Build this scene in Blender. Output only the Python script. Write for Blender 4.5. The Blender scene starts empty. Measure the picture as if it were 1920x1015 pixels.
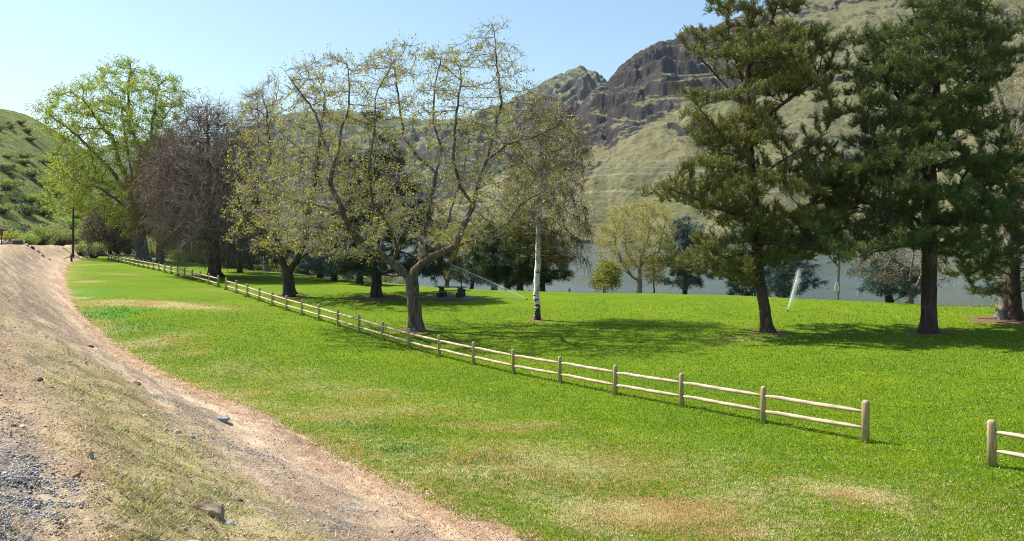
import bpy, math, random
import numpy as np
from math import radians, sin, cos, pi

random.seed(7)
RNG = np.random.default_rng(7)
C = bpy.context.scene.collection
F = 1600.0          # focal length in photo pixels
PX0, PY0 = 960.0, 430.0   # principal column, horizon row
CZ = 6.0            # camera height
WATER = -5.0

# ------------------------------------------------------------------ noise
def _hash(ix, iy, seed):
    h = (ix.astype(np.int64) * 374761393 + iy.astype(np.int64) * 668265263 + seed * 974711) & 0xffffffff
    h = ((h ^ (h >> 13)) * 1274126177) & 0xffffffff
    h = h ^ (h >> 16)
    return (h & 0xffff) / 65535.0

def vnoise(x, y, seed=0):
    ix = np.floor(x); iy = np.floor(y)
    fx = x - ix; fy = y - iy
    fx = fx * fx * (3 - 2 * fx); fy = fy * fy * (3 - 2 * fy)
    a = _hash(ix, iy, seed); b = _hash(ix + 1, iy, seed)
    c = _hash(ix, iy + 1, seed); d = _hash(ix + 1, iy + 1, seed)
    return (a * (1 - fx) + b * fx) * (1 - fy) + (c * (1 - fx) + d * fx) * fy * 1.0

def fbm(x, y, octv=4, seed=0, gain=.5):
    x = np.asarray(x, float); y = np.asarray(y, float)
    r = np.zeros_like(x + y); a = 1.0; t = 0.0
    for k in range(octv):
        r = r + a * (vnoise(x, y, seed + k * 17) * 2 - 1); t += a
        x = x * 2.03 + 11.3; y = y * 2.03 - 7.1; a *= gain
    return r / t

def sstep(a, b, v):
    t = np.clip((v - a) / (b - a), 0, 1)
    return t * t * (3 - 2 * t)

# ------------------------------------------------------------------ object helpers
def link(o, parent=None):
    C.objects.link(o)
    if parent is not None:
        o.parent = parent
    return o

def tag(o, label=None, cat=None, group=None, kind=None):
    if label: o['label'] = label
    if cat: o['category'] = cat
    if group: o['group'] = group
    if kind: o['kind'] = kind
    return o

def empty(name, loc, label, cat, group=None):
    o = bpy.data.objects.new(name, None)
    o.location = loc
    o.empty_display_size = .3
    link(o)
    return tag(o, label, cat, group)

def mesh_np(name, V, loops, counts, mat, parent=None, smooth=False, attrs=None, origin=None, mats=None, midx=None):
    """V (n,3), loops flat int, counts per face"""
    V = np.asarray(V, np.float32)
    if origin is not None:
        V = V - np.asarray(origin, np.float32)
    loops = np.asarray(loops, np.int32).ravel()
    if np.isscalar(counts):
        nf = len(loops) // counts
        counts = np.full(nf, counts, np.int32)
    counts = np.asarray(counts, np.int32)
    me = bpy.data.meshes.new(name)
    me.vertices.add(len(V)); me.vertices.foreach_set('co', V.ravel())
    me.loops.add(len(loops)); me.loops.foreach_set('vertex_index', loops)
    me.polygons.add(len(counts))
    st = np.zeros(len(counts), np.int32); st[1:] = np.cumsum(counts)[:-1]
    me.polygons.foreach_set('loop_start', st)
    if smooth:
        me.polygons.foreach_set('use_smooth', np.ones(len(counts), bool))
    if mats:
        for m in mats: me.materials.append(m)
        me.polygons.foreach_set('material_index', np.asarray(midx, np.int32))
    elif mat:
        me.materials.append(mat)
    me.update(calc_edges=True)
    if attrs:
        for k, v in attrs.items():
            a = me.attributes.new(k, 'FLOAT', 'POINT')
            a.data.foreach_set('value', np.asarray(v, np.float32))
    o = bpy.data.objects.new(name, me)
    return link(o, parent)

class MB:
    """simple mesh builder"""
    def __init__(s): s.v = []; s.f = []
    def box(s, c, size, rz=0, rx=0, ry=0):
        import mathutils
        R = mathutils.Euler((rx, ry, rz)).to_matrix()
        b = len(s.v)
        for dz in (-.5, .5):
            for dx, dy in ((-.5, -.5), (.5, -.5), (.5, .5), (-.5, .5)):
                p = R @ mathutils.Vector((dx * size[0], dy * size[1], dz * size[2]))
                s.v.append((c[0] + p.x, c[1] + p.y, c[2] + p.z))
        for q in ((0, 3, 2, 1), (4, 5, 6, 7), (0, 1, 5, 4), (1, 2, 6, 5), (2, 3, 7, 6), (3, 0, 4, 7)):
            s.f.append([b + i for i in q])
        return s
    def tube(s, pts, rads, n=8, cap=True):
        pts = [np.array(p, float) for p in pts]
        b = len(s.v)
        for i, p in enumerate(pts):
            d = pts[min(i + 1, len(pts) - 1)] - pts[max(i - 1, 0)]
            d = d / (np.linalg.norm(d) + 1e-9)
            ref = np.array((0, 0, 1.)) if abs(d[2]) < .9 else np.array((1., 0, 0))
            u = np.cross(d, ref); u /= np.linalg.norm(u); w = np.cross(d, u)
            for k in range(n):
                a = 2 * pi * k / n
                q = p + rads[i] * (cos(a) * u + sin(a) * w)
                s.v.append(tuple(q))
        for i in range(len(pts) - 1):
            for k in range(n):
                k2 = (k + 1) % n
                s.f.append([b + i * n + k, b + i * n + k2, b + (i + 1) * n + k2, b + (i + 1) * n + k])
        if cap:
            s.f.append([b + k for k in range(n)][::-1])
            s.f.append([b + (len(pts) - 1) * n + k for k in range(n)])
        return s
    def build(s, name, mat, parent=None, smooth=False, bevel=0):
        me = bpy.data.meshes.new(name)
        me.from_pydata(s.v, [], s.f)
        import bmesh
        bm = bmesh.new(); bm.from_mesh(me)
        bmesh.ops.recalc_face_normals(bm, faces=bm.faces)
        if bevel:
            bmesh.ops.bevel(bm, geom=[e for e in bm.edges], offset=bevel, segments=1, affect='EDGES')
        bm.to_mesh(me); bm.free()
        if smooth:
            for p in me.polygons: p.use_smooth = True
        me.materials.append(mat)
        o = bpy.data.objects.new(name, me)
        return link(o, parent)

# ------------------------------------------------------------------ materials
class NT:
    def __init__(s, name):
        s.m = bpy.data.materials.new(name); s.m.use_nodes = True
        s.t = s.m.node_tree; s.n = s.t.nodes; s.n.clear()
        s.out = s.n.new('ShaderNodeOutputMaterial')
    def node(s, typ, inputs=None, **kw):
        n = s.n.new(typ)
        for k, v in kw.items(): setattr(n, k, v)
        for k, v in (inputs or {}).items(): s.set(n, k, v)
        return n
    def set(s, n, k, v):
        i = n.inputs[k]
        if isinstance(v, bpy.types.NodeSocket): s.t.links.new(v, i)
        elif isinstance(v, bpy.types.Node): s.t.links.new(v.outputs[0], i)
        else:
            if isinstance(v, (tuple, list)) and len(v) == 3 and i.type == 'RGBA': v = (*v, 1)
            i.default_value = v
    def attr(s, name): return s.node('ShaderNodeAttribute', attribute_name=name).outputs['Fac']
    def pos(s): return s.node('ShaderNodeNewGeometry').outputs['Position']
    def island(s): return s.node('ShaderNodeNewGeometry').outputs['Random Per Island']
    def noise(s, scale, detail=4, rough=.55, vec=None, dist=0):
        n = s.node('ShaderNodeTexNoise', {'Scale': scale, 'Detail': detail, 'Roughness': rough, 'Distortion': dist})
        s.set(n, 'Vector', vec if vec is not None else s.pos())
        return n.outputs['Fac']
    def math(s, op, a, b=0.0, c=None, clamp=False):
        n = s.node('ShaderNodeMath', operation=op, use_clamp=clamp)
        s.set(n, 0, a); s.set(n, 1, b)
        if c is not None: s.set(n, 2, c)
        return n.outputs[0]
    def ramp(s, fac, a, b, lo=0.0, hi=1.0, smooth=True):
        n = s.node('ShaderNodeMapRange', {'From Min': a, 'From Max': b, 'To Min': lo, 'To Max': hi})
        if smooth: n.interpolation_type = 'SMOOTHSTEP'
        s.set(n, 'Value', fac)
        return n.outputs[0]
    def mix(s, fac, a, b, mode='MIX'):
        n = s.node('ShaderNodeMix', data_type='RGBA', blend_type=mode)
        s.set(n, 0, fac)
        for i, v in ((6, a), (7, b)):
            if isinstance(v, (tuple, list)): n.inputs[i].default_value = (*v[:3], 1)
            else: s.set(n, i, v)
        return n.outputs[2]
    def vscale(s, v, sc):
        n = s.node('ShaderNodeVectorMath', operation='MULTIPLY')
        s.set(n, 0, v); n.inputs[1].default_value = sc
        return n.outputs[0]
    def bump(s, h, strength=.5, dist=.05):
        n = s.node('ShaderNodeBump', {'Strength': strength, 'Distance': dist}); s.set(n, 'Height', h)
        return n.outputs[0]
    def pbr(s, color, rough=.8, normal=None, spec=.3, metal=0, **kw):
        n = s.node('ShaderNodeBsdfPrincipled')
        s.set(n, 'Base Color', color); s.set(n, 'Roughness', rough); s.set(n, 'Specular IOR Level', spec)
        s.set(n, 'Metallic', metal)
        if normal is not None: s.set(n, 'Normal', normal)
        for k, v in kw.items(): s.set(n, k, v)
        return n.outputs[0]
    def finish(s, sh):
        s.t.links.new(sh, s.out.inputs['Surface']); return s.m

def bark_mat(name, c1, c2, scale=6, vstretch=.25, bump=.6):
    t = NT(name)
    v = t.vscale(t.pos(), (1, 1, vstretch))
    n = t.noise(scale, 6, .65, v, 1.0)
    n2 = t.noise(scale * .12, 2)
    col = t.mix(t.ramp(n, .35, .65), c1, c2)
    col = t.mix(t.ramp(n2, .3, .7, 0, .4), col, tuple(x * .6 for x in c1))
    return t.finish(t.pbr(col, .9, t.bump(n, bump, .04), .15))

def leaf_mat(name, cols, trans=.35, rough=.55, nscale=.5):
    """cols: 3 colours mixed per leaf and per clump"""
    t = NT(name)
    r = t.island()
    n = t.noise(nscale, 2)
    c = t.mix(t.ramp(r, .1, .9), cols[0], cols[1])
    if len(cols) > 2:
        f = t.math('MULTIPLY', t.ramp(n, .42, .62), t.ramp(t.math('FRACT', t.math('MULTIPLY', r, 7.31)), .2, .8))
        c = t.mix(f, c, cols[2])
    d = t.pbr(c, rough, None, .25)
    if trans > 0:
        tr = t.node('ShaderNodeBsdfTranslucent'); t.set(tr, 'Color', t.mix(.35, c, (.5, .6, .05)))
        mx = t.node('ShaderNodeMixShader'); mx.inputs[0].default_value = trans
        t.t.links.new(d, mx.inputs[1]); t.t.links.new(tr.outputs[0], mx.inputs[2]); d = mx.outputs[0]
    return t.finish(d)

def flat_mat(name, c1, c2, scale=8, rough=.7, spec=.3, metal=0, stretch=(1, 1, 1), bump=.2):
    t = NT(name)
    tc = t.node('ShaderNodeTexCoord').outputs['Object']
    n = t.noise(scale, 5, .6, t.vscale(tc, stretch))
    return t.finish(t.pbr(t.mix(t.ramp(n, .3, .7), c1, c2), rough, t.bump(n, bump, .01), spec, metal))

# ------------------------------------------------------------------ terrain
UX, UY = -.5407, .8412      # along the fence, away from the camera
NX, NY = .8412, .5407       # across, towards the lake
P0 = np.array(((1623 - PX0) / F * 18.9, 18.9))   # foot of the end post

# fence posts: column, foot row (photo pixels)
RUN_FAR = [(409, 538), (390, 533), (374.5, 529), (360.5, 526.4), (346, 521.5), (333.6, 517.8), (321, 514.7), (310, 511.7), (298.7, 509), (288.6, 506.7), (278, 504.5), (268.6, 502.5), (259.7, 500.5), (251, 498.7), (243, 497), (235.8, 495), (228.7, 493.5), (222, 492.3), (215.5, 490.8), (209, 489), (203.4, 487.4)]
RUN_MID = [(1623, 830), (1430, 796), (1277, 767), (1153, 740), (1050, 720), (963, 703), (890, 685), (826, 670), (770, 656), (720, 641), (677, 627), (637, 613.5), (601.5, 603), (570.5, 593), (539.5, 584), (513, 574.5), (489, 565.6), (465, 558), (444, 550), (424.4, 543.7)]

def on_fence(px):
    a = (px - PX0) / F
    # P0 + s*U : x = a*y
    s = (P0[0] - a * P0[1]) / (a * UY - UX)
    return P0[0] + s * UX, P0[1] + s * UY

_t = []
for px, py in [(1860, 868)] + RUN_MID + RUN_FAR:
    x, y = on_fence(px)
    _t.append((x * UX + y * UY, CZ - (py - PY0) / F * y))
_t.sort()
ZF_S = np.array([a for a, b in _t]); ZF_Z = np.array([b for a, b in _t])
ker = np.array([1, 2, 1]) / 4
ZF_Z[1:-1] = np.convolve(ZF_Z, ker, 'valid')
FN = P0[0] * NX + P0[1] * NY
NC_S = [-60, 0, 12, 20, 40, 60, 80, 100, 115, 130, 150, 175, 260]
NC_N = [-.5, .0, .15, .3, .7, 1.4, 2.8, 5.0, 7.2, 10.5, 16, 20.5, 25]
# lawn far edge: s, n, z
ED = [(-60, 75, -4.8), (0, 62, -4.9), (29.5, 52, -4.85), (35, 49, -4.83), (49.3, 43, -4.8), (52, 36, -4.78), (59.5, 30, -4.7), (81.6, 25.5, -4.5), (116.7, 22.0, -4.4), (150, 21, -4.3), (260, 20, -4.3)]
ED_S = [e[0] for e in ED]; ED_N = [e[1] for e in ED]; ED_Z = [e[2] + CZ for e in ED]
nt_s = [-60, 260]; nt_n = [6.5, 14]

def smooth_interp(s, xs, ys, w=3.0):
    return (np.interp(s - w, xs, ys) + np.interp(s + w, xs, ys) + np.interp(s, xs, ys) * 2) / 4

def sn(x, y):
    return x * UX + y * UY, x * NX + y * NY

def lawn_z(s, n):
    zf = smooth_interp(s, ZF_S, ZF_Z)
    ne = smooth_interp(s, ED_S, ED_N, 5); ze = smooth_interp(s, ED_S, ED_Z, 5)
    a = zf + .045 * (FN - np.minimum(n, FN))
    t = np.clip((n - FN) / np.maximum(ne - FN, 1), 0, 1)
    b = zf + (ze - zf) * (t * t * (3 - 2 * t))
    z = np.where(n < FN, a, b)
    over = np.maximum(n - ne, 0)
    z = z - np.where(over < 8, .012 * over * over, .012 * 64 + .19 * (over - 8))
    return z

def terrain(x, y, detail=True):
    x = np.asarray(x, float); y = np.asarray(y, float)
    s, n = sn(x, y)
    nt = smooth_interp(s, nt_s, nt_n, 1.5); nc = smooth_interp(s, NC_S, NC_N, 3)
    zl = lawn_z(s, np.maximum(n, nt))
    zroad = CZ - 1.62 + .15 * sstep(60, 90, s) - sstep(88, 165, s) * 1.35 - sstep(165, 230, s) * 1.2
    t = np.clip((n - nc) / np.maximum(nt - nc, .5), 0, 1)
    prof = np.where(t < .72, t * 1.16, 1 - (1 - t) ** 2 * (1 - .72 * 1.16) / .0784)
    z = np.where(n <= nc, zroad, np.where(n < nt, zroad + (zl - zroad) * prof, zl))
    bank = sstep(-1.5, .6, n - nc) * (1 - sstep(-.6, .3, n - nt))
    if detail:
        near = np.clip(30 / (np.abs(y) + 10), .3, 1)
        z = z + bank * (.20 * fbm(s * .22, n * 1.1, 3, 15) + .12 * fbm(x * .33, y * .33, 3, 5) + .10 * fbm(x * 1.7, y * 1.7, 3, 9) + .045 * near * fbm(x * 6, y * 6, 3, 12))
        lawn = sstep(0, 2, n - nt)
        z = z + lawn * (.05 * fbm(x * .22, y * .22, 2, 3) + .012 * fbm(x * 2, y * 2, 2, 4))
        z = z + sstep(1, -2, n - nc) * .015 * fbm(x * 5, y * 5, 2, 21)
    z = np.maximum(z, WATER - 3)
    return z

def hit(px, py, maxd=400):
    """ground point seen at a photo pixel"""
    dd = np.concatenate([np.arange(3, 40, .05), np.arange(40, maxd, .2)])
    x = (px - PX0) / F * dd
    zr = CZ - (py - PY0) / F * dd
    zt = terrain(x, dd, False)
    k = np.argmax(zr <= zt)
    if not (zr <= zt).any(): k = len(dd) - 1
    return x[k], dd[k], float(terrain(x[k], dd[k]))

def world(px, py, d):
    return np.array(((px - PX0) / F * d, d, CZ - (py - PY0) / F * d))

# toe of the bank from the photograph: solve n for given lawn height
TOE = [(1010, 1015), (900, 980), (750, 908), (620, 850), (480, 770), (330, 710), (210, 640), (140, 578), (124, 540), (118, 515), (132, 493), (165, 482), (196, 478.5)]
_tt = []
for px, py in TOE:
    dd = np.arange(6, 180, .05); x = (px - PX0) / F * dd; s, n = sn(x, dd)
    zr = CZ - (py - PY0) / F * dd
    k = np.argmax(zr <= lawn_z(s, n))
    _tt.append((s[k], n[k]))
_tt.sort()
nt_s = [-60, _tt[0][0] - 8] + [a for a, b in _tt] + [_tt[-1][0] + 16, 260]
nt_n = [_tt[0][1] + .8, _tt[0][1] + .3] + [b for a, b in _tt] + [_tt[-1][1] + 4.5, _tt[-1][1] + 10]
print('toe', [(round(a, 1), round(b, 1)) for a, b in _tt])

# worn / dry / lush patches: (px, py, rx px, ry px, amount)
DRY = [(1000, 880, 420, 90, .62), (700, 770, 220, 50, .48), (420, 690, 120, 30, .4), (1500, 930, 380, 60, .5), (960, 800, 130, 22, .55), (860, 800, 60, 12, .5), (1250, 960, 260, 42, 1.0), (1100, 985, 120, 30, .7), (1620, 935, 110, 28, .95), (1480, 905, 90, 16, .6),
       (300, 572, 150, 6, .9), (200, 570, 60, 6, .7), (230, 515, 50, 3, .5), (620, 775, 130, 30, .6), (700, 740, 120, 22, .5), (300, 640, 70, 20, .6),
       (360, 660, 60, 10, .5), (520, 700, 120, 20, .4), (1690, 965, 120, 25, .6), (1300, 850, 120, 14, .35), (1100, 880, 100, 20, .5), (420, 545, 80, 4, .35), (150, 497, 25, 7, .6),
       (1390, 636, 70, 6, .5), (140, 560, 30, 4, .8), (480, 735, 90, 20, .55), (1000, 940, 90, 30, .6), (1430, 1000, 200, 30, .8), (800, 850, 90, 18, .4), (160, 528, 30, 4, .7)]
LUSH = [(150, 552, 40, 9, 1), (190, 590, 60, 14, 1), (230, 615, 60, 10, .7), (940, 870, 90, 14, .8), (780, 845, 50, 7, .9), (690, 800, 40, 5, .7), (620, 790, 30, 4, .7), (960, 905, 120, 18, .5), (60, 590, 10, 4, .2)]
MULCH = [(1440, 622, 1.1), (1740, 625, 1.2), (1895, 600, 2.6), (1008, 601, .75), (780, 620, 1.1), (706, 560, 2.2), (545, 556, 1.5), (850, 560, 2.4), (1330, 0, 0)]
def ellipses(lst):
    out = []
    for px, py, rx, ry, a in lst:
        x, y, z = hit(px, py); h = CZ - z
        out.append((x, y, rx * y / F, ry * y * y / (F * h), a))
    return out
DRYW, LUSHW = ellipses(DRY), ellipses(LUSH)
MULW = [(*hit(px, py)[:2], r) for px, py, r in MULCH if r > 0]

def ground_attrs(x, y):
    s, n = sn(x, y)
    nt = smooth_interp(s, nt_s, nt_n, 1.5); nc = smooth_interp(s, NC_S, NC_N, 3)
    wx = x + .8 * fbm(x * .5, y * .5, 3, 31); wy = y + .8 * fbm(x * .5 + 40, y * .5, 3, 32)
    dry = np.zeros_like(x); lush = np.zeros_like(x); mul = np.zeros_like(x)
    for X, Y, a, b, k in DRYW:
        dry = np.maximum(dry, k * np.exp(-(((wx - X) / a) ** 2 + ((wy - Y) / b) ** 2) * .9))
    for X, Y, a, b, k in LUSHW:
        lush = np.maximum(lush, k * np.exp(-(((wx - X) / a) ** 2 + ((wy - Y) / b) ** 2) * .9))
    for X, Y, r in MULW:
        q = np.hypot(x - X, (y - Y) * 1.15) / r + .45 * fbm(x * 1.6, y * 1.6, 3, 44)
        mul = np.maximum(mul, 1 - sstep(.75, 1.05, q))
    tc = n - nt
    # the strip next to the toe is thin and dry
    dry = np.maximum(dry, .55 * (1 - sstep(0, 3.2, tc)) * (.75 + .5 * fbm(x * .35, y * .35, 3, 51)))
    dry = np.maximum(dry, .38 * (1 - sstep(3, 8.5, tc)) * sstep(-.25, .5, fbm(x * .22, y * .22, 3, 57)) * (1 - sstep(34, 55, s)))
    return dict(toe=tc, crest=n - nc, dry=dry, lush=lush, mulch=mul, edge=n - smooth_interp(s, ED_S, ED_N, 5))

def ground_material():
    t = NT('ground_turf_and_soil')
    p = t.pos()
    toe, crest, dry, lush, mul, edge = [t.attr(a) for a in ('toe', 'crest', 'dry', 'lush', 'mulch', 'edge')]
    nfine = t.noise(38, 3, .7); nmid = t.noise(2.2, 5, .6); nbig = t.noise(.28, 4, .55)
    # turf
    g = t.mix(t.ramp(nbig, .3, .7), (.10, .172, .0035), (.16, .22, .005))
    g = t.mix(t.ramp(t.noise(1.3, 5, .65), .4, .62, 0, .4), g, (.06, .13, .005))
    g = t.mix(t.ramp(nmid, .35, .7, 0, .6), g, (.125, .19, .008))
    g = t.mix(t.ramp(nfine, .35, .75, 0, .6), g, (.055, .12, .004))
    g = t.mix(t.math('MULTIPLY', lush, .9), g, (.05, .20, .014))
    n8 = t.noise(9, 5, .75)
    dmask = t.math('ADD', dry, t.math('MULTIPLY', t.math('SUBTRACT', t.noise(5, 6, .8), .5), 2.4))
    dmask = t.ramp(dmask, .15, .85)
    dcol = t.mix(t.ramp(t.noise(.6, 3), .4, .62), (.42, .33, .17), (.36, .20, .09))
    dcol = t.mix(t.ramp(nfine, .4, .8, 0, .6), dcol, (.2, .2, .06))
    g = t.mix(t.math('MULTIPLY', dmask, .78), g, dcol)
    g = t.mix(t.ramp(mul, .2, .8), g, t.mix(t.ramp(nfine, .3, .7), (.10, .055, .035), (.25, .15, .10)))
    # beyond the lawn edge: rough shore brush
    shore = t.mix(t.ramp(nmid, .3, .7), (.09, .12, .03), (.22, .19, .10))
    g = t.mix(t.ramp(edge, 1.5, 5), g, shore)
    # bank soil
    nb = t.noise(1.1, 5, .65); ng = t.noise(55, 2, .8)
    vor = t.node('ShaderNodeTexVoronoi', {'Scale': 30.0}, feature='F1'); t.set(vor, 'Vector', p)
    soil = t.mix(t.ramp(nb, .38, .6), (.33, .225, .15), (.52, .395, .275))
    soil = t.mix(t.ramp(t.noise(6, 6, .75), .42, .64, 0, .8), soil, (.24, .15, .10))
    peb = t.mix(t.ramp(vor.outputs['Color'], .1, .9), (.30, .27, .24), (.64, .55, .44))
    soil = t.mix(t.ramp(vor.outputs['Distance'], .3, .62, .34, 0), soil, peb)
    soil = t.mix(t.ramp(ng, .3, .55, .65, 0), soil, (.22, .14, .09))
    sxy = t.node('ShaderNodeSeparateXYZ'); t.set(sxy, 0, p)
    us = t.math('ADD', t.math('MULTIPLY', sxy.outputs['X'], UX * .16), t.math('MULTIPLY', sxy.outputs['Y'], UY * .16))
    un = t.math('ADD', t.math('MULTIPLY', sxy.outputs['X'], NX * 1.5), t.math('MULTIPLY', sxy.outputs['Y'], NY * 1.5))
    cmb = t.node('ShaderNodeCombineXYZ'); t.set(cmb, 0, us); t.set(cmb, 1, un)
    stk = t.noise(1.0, 5, .65, cmb.outputs[0], .3)
    soil = t.mix(t.ramp(stk, .50, .64, 0, .7), soil, (.62, .49, .33))
    soil = t.mix(t.ramp(stk, .46, .34, 0, .6), soil, (.30, .185, .125))
    # reddish rim and pale straw line next to the toe
    w = t.math('ADD', toe, t.math('MULTIPLY', t.math('SUBTRACT', t.noise(1.6, 4, .65), .5), 1.6))
    rim = t.math('MULTIPLY', t.ramp(w, -.9, -.15), t.ramp(w, .45, .05))
    straw = t.math('MULTIPLY', t.ramp(w, -3.4, -1.2), t.ramp(w, -.35, -.9))
    soil = t.mix(t.math('MULTIPLY', straw, t.ramp(t.noise(1.4, 5, .7), .38, .62, .25, .85)), soil, (.60, .455, .31))
    near_s = t.node('ShaderNodeSeparateXYZ'); t.set(near_s, 0, p)
    soil = t.mix(t.math('MULTIPLY', t.ramp(t.noise(.45, 6, .75), .52, .60), t.ramp(toe, -.9, -2.2)), soil, t.mix(t.ramp(vor.outputs['Color'], .1, .9), (.17, .13, .105), (.36, .31, .26)))
    # thin green-yellow growth half way up the bank
    gb = t.math('ADD', t.math('SUBTRACT', crest, .0), t.math('MULTIPLY', t.math('SUBTRACT', nb, .5), 2.4))
    gband = t.math('MULTIPLY', t.ramp(gb, .4, 1.2), t.ramp(gb, 3.2, 2.0))
    gband = t.math('MULTIPLY', gband, t.ramp(near_s.outputs['Y'], 24, 12))
    gband = t.math('MULTIPLY', gband, t.ramp(t.noise(5, 5, .75), .32, .55))
    soil = t.mix(t.math('MULTIPLY', gband, .75), soil, t.mix(t.ramp(t.noise(2, 3), .4, .6), (.22, .215, .06), (.44, .36, .16)))
    # gravel on the crest
    gv = t.node('ShaderNodeTexVoronoi', {'Scale': 42.0}, feature='F1'); t.set(gv, 'Vector', p)
    gcol = t.mix(t.ramp(gv.outputs['Color'], .1, .9), (.15, .15, .155), (.42, .42, .42))
    gcol = t.mix(t.ramp(gv.outputs['Distance'], .35, .7, 0, .8), gcol, (.05, .045, .04))
    cw = t.math('ADD', crest, t.math('MULTIPLY', t.math('SUBTRACT', t.noise(1.3, 5, .7), .5), 1.8))
    gmask = t.math('MULTIPLY', t.ramp(cw, .6, .05), t.ramp(near_s.outputs['Y'], 8.5, 5.5))
    strawc = t.mix(t.ramp(t.noise(14, 4, .7), .4, .65), (.5, .38, .21), (.34, .25, .15))
    soil = t.mix(t.math('MULTIPLY', t.ramp(cw, 1.3, .3), t.ramp(t.noise(2.1, 4, .7), .42, .6, 0, .8)), soil, strawc)
    soil = t.mix(gmask, soil, gcol)
    lm = t.ramp(w, -.06, .10)
    col = t.mix(lm, soil, g)
    col = t.mix(t.math('MULTIPLY', rim, t.ramp(t.noise(13, 4, .7), .42, .66, .0, .75)), col, (.46, .26, .15))
    h = t.math('ADD', t.math('MULTIPLY', nfine, .6), t.math('MULTIPLY', n8, .4))
    hb = t.math('ADD', t.math('ADD', t.math('MULTIPLY', ng, .5), t.math('MULTIPLY', t.noise(6, 6, .8), 1.6)), t.math('MULTIPLY', vor.outputs['Distance'], -.30))
    hm = t.node('ShaderNodeMix', data_type='FLOAT'); t.set(hm, 0, lm); t.set(hm, 2, hb); t.set(hm, 3, h)
    return t.finish(t.pbr(col, .95, t.bump(hm.outputs[0], .9, .045), .08))
GROUND = ground_material()

def axis(segs):
    out = [segs[0][0]]
    for a, b, st in segs:
        k = max(1, int(round((b - a) / st)))
        out += list(np.linspace(a, b, k + 1)[1:])
    return np.array(out)

def growing(a, b, st, g):
    out = [a]; v = a
    while v < b:
        v += st; st *= g; out.append(min(v, b))
    return out

def build_ground():
    xr = growing(14, 3500, .22, 1.035); xl = [-v for v in growing(8, 3500, .16, 1.022)][::-1]
    xs = np.array(xl[:-1] + list(np.arange(-8, 14, .13)) + xr)
    yb = [-v for v in growing(-3, 2500, .4, 1.15)][::-1]
    ys = np.array([v for v in yb if v < 2.9] + list(np.arange(3, 24, .11)) + growing(24, 6500, .13, 1.0125))
    X, Y = np.meshgrid(xs, ys)
    Z = terrain(X, Y)
    nx, ny = len(xs), len(ys)
    V = np.stack([X, Y, Z], -1).reshape(-1, 3)
    i = np.arange(nx * ny).reshape(ny, nx)
    q = np.stack([i[:-1, :-1], i[:-1, 1:], i[1:, 1:], i[1:, :-1]], -1).reshape(-1, 4)
    print('ground', nx, ny)
    at = ground_attrs(V[:, 0].astype(float), V[:, 1].astype(float))
    o = mesh_np('ground', V, q, 4, GROUND, smooth=True, attrs=at)
    tag(o, kind='structure')
build_ground()

# water
def build_water():
    t = NT('lake_water')
    p = t.pos()
    n1 = t.noise(1.0, 4, .6, t.vscale(p, (.5, 1.1, 1))); n2 = t.noise(.03, 3, .5, t.vscale(p, (.4, 1, 1)))
    h = t.math('MULTIPLY', n1, t.ramp(n2, .3, .65, .45, 1.0))
    col = t.mix(t.ramp(n2, .35, .65), (.045, .075, .085), (.06, .10, .13))
    m = t.finish(t.pbr(col, .10, t.bump(h, .8, .3), .16))
    V = [(-5000, 20, WATER), (5000, 20, WATER), (5000, 6400, WATER), (-5000, 6400, WATER)]
    o = mesh_np('lake', V, [0, 1, 2, 3], 4, m)
    tag(o, kind='structure')
build_water()

# ------------------------------------------------------------------ hills
def hill_material(name, rock, grassA, grassB, tan, rock_lo=.55, rock_hi=.75, gscale=.02, dots=True, rockspots=0.0, track=False):
    t = NT(name)
    p = t.pos()
    g = t.node('ShaderNodeNewGeometry'); sx = t.node('ShaderNodeSeparateXYZ'); t.set(sx, 0, g.outputs['Normal'])
    slope = t.math('ADD', sx.outputs['Z'], t.math('MULTIPLY', t.math('SUBTRACT', t.noise(gscale * 4, 6, .7), .5), .55))
    slope = t.math('SUBTRACT', slope, t.math('MULTIPLY', t.attr('cliff'), .27))
    r = t.ramp(slope, rock_hi, rock_lo)
    big = t.noise(gscale * .5, 5, .6, None, .5); mid = t.noise(gscale * 8, 5, .7)
    c = t.mix(t.ramp(big, .38, .62), grassA, grassB)
    c = t.mix(t.ramp(mid, .42, .66, 0, .75), c, tan)
    if dots:
        vo = t.node('ShaderNodeTexVoronoi', {'Scale': .16}, feature='F1'); t.set(vo, 'Vector', p)
        c = t.mix(t.math('MULTIPLY', t.ramp(vo.outputs['Distance'], .42, .12, 0, .75), t.ramp(t.noise(gscale * 1.7, 3), .4, .6)), c, (.045, .065, .022))
        vo2 = t.node('ShaderNodeTexVoronoi', {'Scale': .5}, feature='F1'); t.set(vo2, 'Vector', p)
        c = t.mix(t.ramp(vo2.outputs['Distance'], .45, .1, 0, .45), c, (.06, .075, .03))
    if track:
        zz = t.node('ShaderNodeSeparateXYZ'); t.set(zz, 0, p)
        for z0, wd in ((39, 1.1), (58, .7)):
            dz = t.math('ABSOLUTE', t.math('SUBTRACT', t.math('ADD', zz.outputs['Z'], t.math('MULTIPLY', t.noise(.006, 3), 22)), z0 + 11))
            c = t.mix(t.ramp(dz, wd * 1.6, wd * .5, 0, .28), c, (.40, .35, .26))
    rk = t.mix(t.ramp(t.noise(gscale * 16, 6, .75, t.vscale(p, (1, 1, .35))), .35, .65), rock, tuple(v * 2.1 for v in rock))
    rk = t.mix(t.ramp(t.noise(gscale * 6, 3), .5, .7, 0, .5), rk, (.085, .06, .045))
    oc = t.noise(gscale * 1.6, 6, .72, t.vscale(p, (1, 1, 3.2)), .6)
    r = t.math('MAXIMUM', r, t.math('MULTIPLY', t.ramp(oc, .60, .65), rockspots))
    c = t.mix(r, c, rk)
    h = t.noise(gscale * 14, 6, .75)
    return t.finish(t.pbr(c, .95, t.bump(h, .8, 2.2), .05))

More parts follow.
